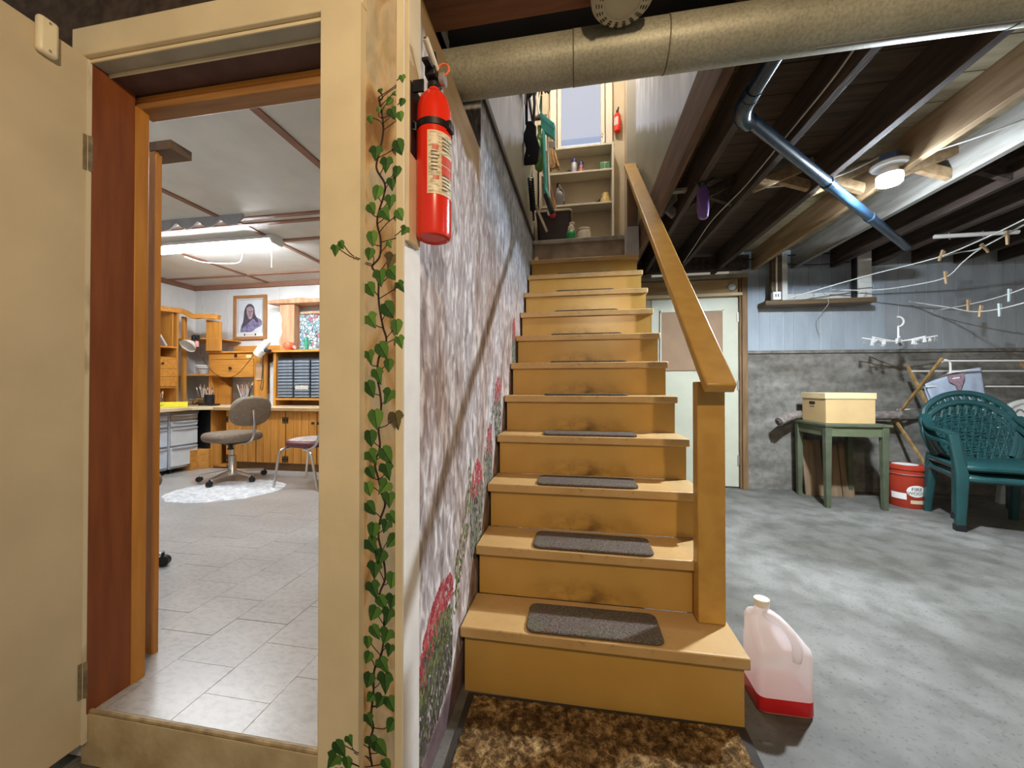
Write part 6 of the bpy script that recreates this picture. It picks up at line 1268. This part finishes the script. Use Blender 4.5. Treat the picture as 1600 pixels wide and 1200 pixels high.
obj('handle', MB().bar((-0.068, 0.0, 0.30), (-0.05, 0.0, 0.256), 0.04, 0.03), mat('grey_brush_back', (0.30, 0.28, 0.25), 0.6), o, local=True, bevel=0.004)
o = thing('rag', 'small red and white rag on the rim of the dark bin', 'rag', (-0.235, 3.79, LZ + 0.34))
obj('rag', MB().ball((0, 0, 0), 0.04, 10, 8, (0.9, 0.5, 1)), mat('red_rag', (0.55, 0.04, 0.06), 0.8, 0.2, 20), o, local=True); obj('white_fold', MB().ball((-0.03, -0.008, 0.01), 0.025, 8, 6, (0.8, 0.5, 1)), WHITE, o, local=True)
o = thing('green_spray_bottle', 'green bottle with a cream top standing before the dark bin', 'bottle', (-0.045, 3.72, LZ))
obj('bottle', MB().lathe([(0.0001, 0.0), (0.048, 0.0), (0.05, 0.02), (0.047, 0.03), (0.05, 0.04), (0.047, 0.07), (0.05, 0.08), (0.045, 0.11), (0.03, 0.135), (0.0001, 0.135)], n=20), mat('green_bottle', (0.03, 0.33, 0.09), 0.3, 0.1, spec=0.6), o, local=True)
obj('collar', MB().lathe([(0.034, 0.13), (0.030, 0.17), (0.022, 0.185), (0.0001, 0.185)], n=16), mat('pale_pink_top', (0.66, 0.50, 0.40), 0.5), o, local=True)
obj('trigger', MB().box(-0.018, 0.035, -0.012, 0.012, 0.185, 0.215), mat('pale_pink_top', (0.66, 0.50, 0.40), 0.5), o, local=True, bevel=0.004)
o = thing('white_jar', 'tall white jar on the landing beside the green bottle', 'jar', (0.085, 3.95, LZ))
obj('jar', MB().lathe([(0.0001, 0.0), (0.066, 0.0), (0.07, 0.02), (0.07, 0.19), (0.064, 0.21), (0.06, 0.215), (0.06, 0.22), (0.0001, 0.22)], n=24), mat('cream_jar', (0.72, 0.64, 0.50), 0.45, 0.05), o, local=True)
obj('lid', MB().lathe([(0.064, 0.212), (0.068, 0.216), (0.068, 0.232), (0.06, 0.238), (0.0001, 0.238)], n=24), mat('cream_jar', (0.72, 0.64, 0.50), 0.45, 0.05), o, local=True)
o = thing('red_bowl', 'small rust red bowl upside down on the landing', 'bowl', (0.255, 3.95, LZ))
obj('bowl', MB().lathe([(0.075, 0.0), (0.07, 0.025), (0.045, 0.05), (0.0001, 0.055)], n=20), mat('rust_plastic', (0.42, 0.11, 0.06), 0.5, 0.1), o, local=True); obj('foot', MB().lathe([(0.03, 0.052), (0.03, 0.06), (0.0001, 0.06)], n=16), mat('rust_plastic', (0.42, 0.11, 0.06), 0.5, 0.1), o, local=True)
# shelf goods
S1, S2 = 3.5445, 3.1725
def can(label, x, y, z, h, r_, body, cap, bandc):
    t = thing('spray_can', label, 'spray can', (x, y, z), 0, 'spray cans on the landing shelf')
    obj('can', MB().lathe([(0.0001, 0.0), (r_, 0.0), (r_, h * 0.72), (r_ * 0.85, h * 0.77), (0.0001, h * 0.77)], n=18), body, t, local=True)
    obj('cap', MB().lathe([(r_ * 0.97, h * 0.75), (r_ * 0.97, h * 0.93), (r_ * 0.8, h), (0.0001, h)], n=18), cap, t, local=True)
    obj('band', MB().lathe([(r_ * 1.01, h * 0.12), (r_ * 1.01, h * 0.40)], n=18, a0=-PI * 0.9, a1=-0.1 * PI), bandc, t, local=True)
NAVY = mat('navy_cap', (0.03, 0.025, 0.14), 0.35); PLUM = mat('plum_can', (0.16, 0.05, 0.08), 0.35); SILV = mat('silver_can', (0.50, 0.50, 0.54), 0.3)
can('silver spray can with a navy cap on the landing shelf', -0.018, 4.40, S1, 0.195, 0.031, SILV, NAVY, mat('can_grey_band', (0.35, 0.35, 0.42), 0.4))
can('plum spray can with a red band on the landing shelf', 0.062, 4.40, S1, 0.145, 0.031, PLUM, NAVY, mat('can_red_band', (0.62, 0.16, 0.10), 0.4))
o = thing('rag', 'dark green rag lying beside the silver spray can', 'rag', (-0.085, 4.38, S1)); obj('fold', MB().ball((0, 0, 0.02), 0.05, 10, 6, (1, 0.7, 0.4)).ball((0.01, -0.01, 0.038), 0.025, 8, 6, (1, 0.8, 0.6)), mat('dark_green_rag', (0.03, 0.05, 0.035), 0.9, 0.2), o, local=True); obj('corner', MB().ball((-0.045, -0.01, 0.012), 0.02, 8, 6, (1.2, 0.6, 0.5)), mat('dark_green_rag', (0.03, 0.05, 0.035), 0.9, 0.2), o, local=True)
o = thing('green_box', 'green carton with pale dots on the landing shelf', 'box', (0.325, 4.40, S1)); obj('carton', MB().box(-0.05, 0.055, -0.03, 0.05, 0.0, 0.115), mat('green_carton', (0.035, 0.17, 0.06), 0.5, 0.1), o, local=True, bevel=0.003)
mb = MB()
for z in (0.03, 0.052, 0.074, 0.095): mb.box(-0.004, 0.008, -0.0315, -0.03, z, z + 0.010)
mb.box(-0.022, 0.028, -0.0315, -0.03, 0.098, 0.106)
obj('print_dots', mb, mat('pale_print', (0.60, 0.70, 0.55), 0.5), o, local=True)
o = thing('black_tray', 'thin black tray before the green carton', 'tray', (0.235, 4.37, S1)); obj('tray', MB().box(-0.06, 0.06, -0.03, 0.03, 0.0, 0.010), BLACK, o, local=True, bevel=0.002); obj('edge', MB().box(-0.062, 0.062, -0.033, -0.028, 0.004, 0.014), KNOB, o, local=True)
o = thing('dark_bottle', 'dark grey detergent bottle with a handle on the lower shelf', 'bottle', (-0.185, 4.40, S2))
obj('bottle', loft([jug_sec(0.0, 0.058, 0.045, 0, 0, 0.02), jug_sec(0.15, 0.062, 0.048, 0, 0, 0.022), jug_sec(0.20, 0.045, 0.038, -0.006, 0, 0.02), jug_sec(0.235, 0.022, 0.02, -0.015, 0, 0.018), jug_sec(0.25, 0.020, 0.02, -0.015, 0, 0.018)]), mat('dark_grey_bottle', (0.10, 0.085, 0.075), 0.4, 0.1), o, local=True, smooth=60)
obj('cap', MB().lathe([(0.023, 0.25), (0.022, 0.29), (0.0001, 0.29)], (-0.015, 0, 0), 14), BLACK, o, local=True); obj('handle', MB().tube(smooth_pts([(-0.002, -0.03, 0.265), (0.012, -0.045, 0.22), (0.05, -0.05, 0.16), (0.05, -0.05, 0.06)], 5), 0.008, 8), mat('bottle_highlight_grey', (0.26, 0.22, 0.19), 0.4), o, local=True)
o = thing('honey_bear_bottle', 'yellow squeeze bottle on the lower landing shelf', 'bottle', (0.335, 4.40, S2))
obj('bottle', MB().lathe([(0.0001, 0.0), (0.055, 0.0), (0.06, 0.02), (0.05, 0.07), (0.036, 0.09), (0.04, 0.11), (0.035, 0.135), (0.0001, 0.15)], n=18, sy=0.7), mat('yellow_bottle', (0.60, 0.42, 0.13), 0.4, 0.15, 20), o, local=True); obj('cap', MB().lathe([(0.016, 0.145), (0.014, 0.17), (0.0001, 0.175)], n=12), mat('brown_cap', (0.22, 0.09, 0.05), 0.5), o, local=True)
o = thing('dark_scraper', 'dark wedge tool leaning beside the yellow squeeze bottle', 'tool', (0.245, 4.36, S2)); obj('blade', MB().prism([(-0.04, 0.0), (0.03, 0.0), (0.035, 0.06)], 'y', -0.01, 0.01), BLACK, o, local=True); obj('edge', MB().box(-0.04, 0.03, -0.012, -0.009, 0.0, 0.006), STEEL, o, local=True)
o = thing('dark_strip', 'thin dark strip lying along the lower shelf front', 'strip', (0.05, 4.345, S2)); rn = random.Random(9)
obj('strip', MB().tube(smooth_pts([(-0.09 + 0.03 * k, rn.uniform(-0.008, 0.008), 0.006) for k in range(8)], 4), 0.006, 6), mat('dark_strip', (0.09, 0.06, 0.04), 0.8, 0.3), o, local=True); obj('end', MB().ball((0.13, 0, 0.009), 0.009, 8, 6), KNOB, o, local=True)
# small extinguisher on the back wall
fe = thing('fire_extinguisher', 'small red fire extinguisher high on the landing wall', 'fire extinguisher', (0.475, 4.44, 4.03))
obj('cylinder', MB().lathe([(0.0001, 0.0), (0.034, 0.0), (0.038, 0.01), (0.038, 0.17), (0.03, 0.20), (0.014, 0.215), (0.0001, 0.215)], n=24), RED, fe, local=True)
obj('label', MB().lathe([(0.0385, 0.06), (0.0385, 0.15)], n=10, a0=-PI * 0.95, a1=-PI * 0.45), mat('grey_small_label', (0.50, 0.40, 0.38), 0.5, 0.2, 40), fe, local=True)
obj('valve', MB().box(-0.014, 0.014, -0.02, 0.02, 0.213, 0.24).bar((0, 0.015, 0.24), (0.012, -0.03, 0.262), 0.014, 0.008), BLACK, fe, local=True)
obj('bracket', MB().box(-0.02, 0.02, 0.036, 0.058, 0.05, 0.22), BLACK, fe, local=True)

# hooks rail with hanging things on the left landing wall
hkr = thing('hook_rail', 'dark hook rail high on the landing wall under the duct', 'hook rail', (-0.36, 3.3, 3.62))
obj('rail', MB().box(-0.410, -0.395, 2.75, 3.55, 3.60, 3.66), KNOB, hkr)
obj('peg', MB().box(-0.44, -0.30, 3.93, 3.97, 3.93, 3.96), KNOB, hkr)
for y in (2.85, 3.1, 3.45): obj('hook', MB().tube(smooth_pts([(-0.40, y, 3.63), (-0.36, y, 3.60), (-0.34, y, 3.62)], 4), 0.006, 6), STEEL, hkr)
ab = thing('black_apron', 'black cloth apron hanging by its strings on the landing wall', 'apron', (-0.35, 2.95, 3.1))
CL = mat('black_cloth', (0.010, 0.009, 0.014), 0.9, 0.2, 10)
obj('cloth', loft([[(-0.405 + 0.012 * math.sin(z * 30) + x, 2.96 + y, z) for x, y in rrect(0.0, w, 0, 0.05, 0.016, 4)] for z, w in ((2.885, 0.108), (2.90, 0.118), (3.0, 0.112), (3.10, 0.105), (3.17, 0.085), (3.21, 0.055))]), CL, ab, smooth=60)
for p in (((-0.39, 2.98, 3.20), (-0.385, 2.93, 3.40), (-0.37, 2.87, 3.61)), ((-0.335, 2.98, 3.20), (-0.33, 3.03, 3.40), (-0.35, 3.10, 3.61))): obj('string', MB().tube(p, 0.012, 6), CL, ab)
db = thing('dark_sack', 'dark lumpy sack hanging above the black apron', 'sack', (-0.36, 2.82, 3.3))
obj('sack', MB().ball((-0.355, 2.80, 3.44), 0.115, 14, 10, (0.45, 1.2, 1.15)), mat('charcoal_cloth', (0.035, 0.03, 0.03), 0.95, 0.3, 20), db)
obj('tassel', MB().tube(smooth_pts([(-0.355, 2.74, 3.36), (-0.365, 2.73, 3.28), (-0.37, 2.74, 3.18)], 4), 0.008, 6), mat('grey_string', (0.42, 0.40, 0.38), 0.8), db)
gbag = thing('green_bag', 'green plastic bag stuffed full on the landing wall', 'bag', (-0.359, 3.75, 3.456))
g0 = Vector((-0.359, 3.75, 3.456))
obj('bag', loft([[(p[0], p[1], z) for p in rrect(-w, w, -w * 0.7, w * 0.7, w * 0.6, 4)] for z, w in ((-0.20, 0.022), (-0.17, 0.045), (-0.06, 0.060), (0.06, 0.052), (0.14, 0.035), (0.19, 0.016), (0.26, 0.022))]), mat('green_plastic_bag', (0.05, 0.13, 0.03), 0.4, 0.0, 14, col2=(0.12, 0.24, 0.06), bump=0.6), gbag, local=True, smooth=60)
obj('lime_print', MB().ball((-0.012, -0.040, 0.05), 0.034, 10, 8, (0.9, 0.4, 1.3)), mat('lime_print', (0.26, 0.46, 0.10), 0.5, 0.2, 20), gbag, local=True)
dp = thing('dustpan', 'teal plastic dustpan hanging by its handle on the landing', 'dustpan', (-0.278, 3.7, 3.684))
TEALP = mat('teal_plastic', (0.035, 0.30, 0.27), 0.4, 0.08)
q = [Vector((-0.35, 3.72, 3.842)), Vector((-0.206, 3.66, 3.667)), Vector((-0.206, 3.66, 3.509)), Vector((-0.324, 3.72, 3.646)), Vector((-0.343, 3.72, 3.7))]
d0 = Vector((-0.278, 3.7, 3.684))
mb = MB(); n = len(q); off = Vector((0.01, 0.05, 0))
mb.add([p - d0 for p in q] + [p - d0 + off for p in q], [tuple(range(n)), tuple(range(2 * n - 1, n - 1, -1))] + [(i, i + n, (i + 1) % n + n, (i + 1) % n) for i in range(n)])
obj('pan', mb, TEALP, dp, local=True, bevel=0.004)
obj('lip', MB().bar(Vector((-0.342, 3.7, 3.762)) - d0, Vector((-0.205, 3.64, 3.596)) - d0, 0.012, 0.012), mat('dark_teal', (0.02, 0.17, 0.16), 0.4), dp, local=True)
obj('handle', MB().tube([Vector((-0.352, 3.74, 3.831)) - d0, Vector((-0.345, 3.74, 3.915)) - d0, Vector((-0.339, 3.74, 4.011)) - d0], [0.022, 0.014, 0.010], 8), mat('dark_green_handle', (0.02, 0.10, 0.06), 0.5), dp, local=True)
bs = thing('broom', 'broom with a long teal and white pole and dark head', 'broom', (-0.298, 3.7, 3.016))
b0 = Vector((-0.298, 3.7, 3.016))
obj('pole', MB().tube([Vector((-0.316, 3.7, 3.625)) - b0, Vector((-0.288, 3.66, 2.995)) - b0], 0.017, 10), TEALP, bs, local=True)
obj('pale_pole', MB().tube([Vector((-0.281, 3.74, 3.629)) - b0, Vector((-0.253, 3.7, 2.898)) - b0], 0.009, 8), WHITE, bs, local=True)
obj('head', MB().bar(Vector((-0.288, 3.66, 2.976)) - b0, Vector((-0.225, 3.64, 2.772)) - b0, 0.055, 0.05), mat('dark_broom_head', (0.03, 0.035, 0.035), 0.8, 0.2), bs, local=True, bevel=0.012)
obj('shoulder', MB().bar(Vector((-0.294, 3.66, 3.02)) - b0, Vector((-0.262, 3.65, 2.912)) - b0, 0.05, 0.035), TEALP, bs, local=True, bevel=0.008)
mp_ = thing('dust_mop', 'tan string mop head hanging beside the teal broom', 'mop', (-0.253, 4.0, 3.545))
m0 = Vector((-0.253, 4.0, 3.545))
mb = MB(); rn = random.Random(21)
for k in range(26):
    x = rn.uniform(-0.045, 0.045); y = rn.uniform(-0.03, 0.03); l = rn.uniform(0.14, 0.22)
    mb.tube([(x * 0.6, y, 0.07), (x, y - 0.01, -0.02), (x * 1.25 + 0.02, y, 0.07 - l)], 0.012, 6)
obj('strings', mb, mat('tan_mop', (0.42, 0.25, 0.11), 0.95, 0.2, 30), mp_, local=True)
obj('grey_head', MB().box(-0.045, 0.04, -0.03, 0.03, 0.07, 0.155), mat('grey_mop_head', (0.16, 0.14, 0.12), 0.8, 0.2), mp_, local=True, bevel=0.008)
obj('stick', MB().tube([(0, 0, 0.15), (-0.03, -0.05, 0.46)], 0.011, 8), mat('tan_stick', (0.55, 0.36, 0.20), 0.6), mp_, local=True)
kh = thing('strap_bunch', 'dark bunch of straps on the hook just under the duct', 'straps', (-0.335, 3.7, 4.044))
k0 = Vector((-0.335, 3.7, 4.044))
mb = MB()
for k in range(12):
    a = 2 * PI * k / 12; mb.tube([(0, 0, 0), (0.05 * math.cos(a), 0.02 * math.sin(a), 0.015 * math.sin(3 * a)), (0.085 * math.cos(a), 0.03 * math.sin(a), -0.03 + 0.03 * math.sin(2 * a))], 0.010, 6)
obj('straps', mb, mat('dark_strap', (0.025, 0.022, 0.02), 0.8, 0.2), kh, local=True)
obj('white_ribbon', MB().tube(smooth_pts([(-0.03, -0.02, 0), (-0.04, -0.02, -0.12), (-0.02, -0.02, -0.26)], 4), 0.010, 6), WHITE, kh, local=True)
cc_ = thing('coiled_cord', 'black coiled cord hanging down beside the mural trim', 'cord', (-0.37, 3.126, 2.998))
c0 = Vector((-0.37, 3.126, 2.998)); pts = []
for k in range(140):
    t = k / 139; p = Vector((-0.37, 3.081, 2.82)).lerp(Vector((-0.37, 3.319, 2.567)), t) - c0
    a = k * 0.9; pts.append(p + Vector((0.022 * math.cos(a), 0.022 * math.sin(a), 0)) * (1 if t < 0.75 else 0.3))
obj('coil', MB().tube(pts, 0.007, 5), BLACK, cc_, local=True)
obj('thin_cord', MB().tube(smooth_pts([Vector((-0.37, 2.953, 2.929)) - c0, Vector((-0.37, 3.173, 2.993)) - c0, Vector((-0.37, 3.037, 2.791)) - c0], 5), 0.004, 6), mat('pale_cord', (0.55, 0.50, 0.36), 0.7), cc_, local=True)
ws_ = thing('wooden_stick', 'reddish wooden stick leaning behind the dark bin', 'stick', (-0.218, 4.1, 3.033))
w0_ = Vector((-0.218, 4.1, 3.033))
obj('stick', MB().tube([Vector((0.05, 0.02, LZ + 0.017 - w0_.z)), Vector((0, 0, 0)), Vector((-0.289, 4.12, 3.338)) - w0_, Vector((-0.304, 4.14, 3.515)) - w0_], 0.016, 8), mat('reddish_stick', (0.45, 0.22, 0.10), 0.6, 0.1), ws_, local=True); obj('tip', MB().ball((0, 0, 0), 0.018, 8, 6), mat('reddish_stick', (0.45, 0.22, 0.10), 0.6, 0.1), ws_, local=True)
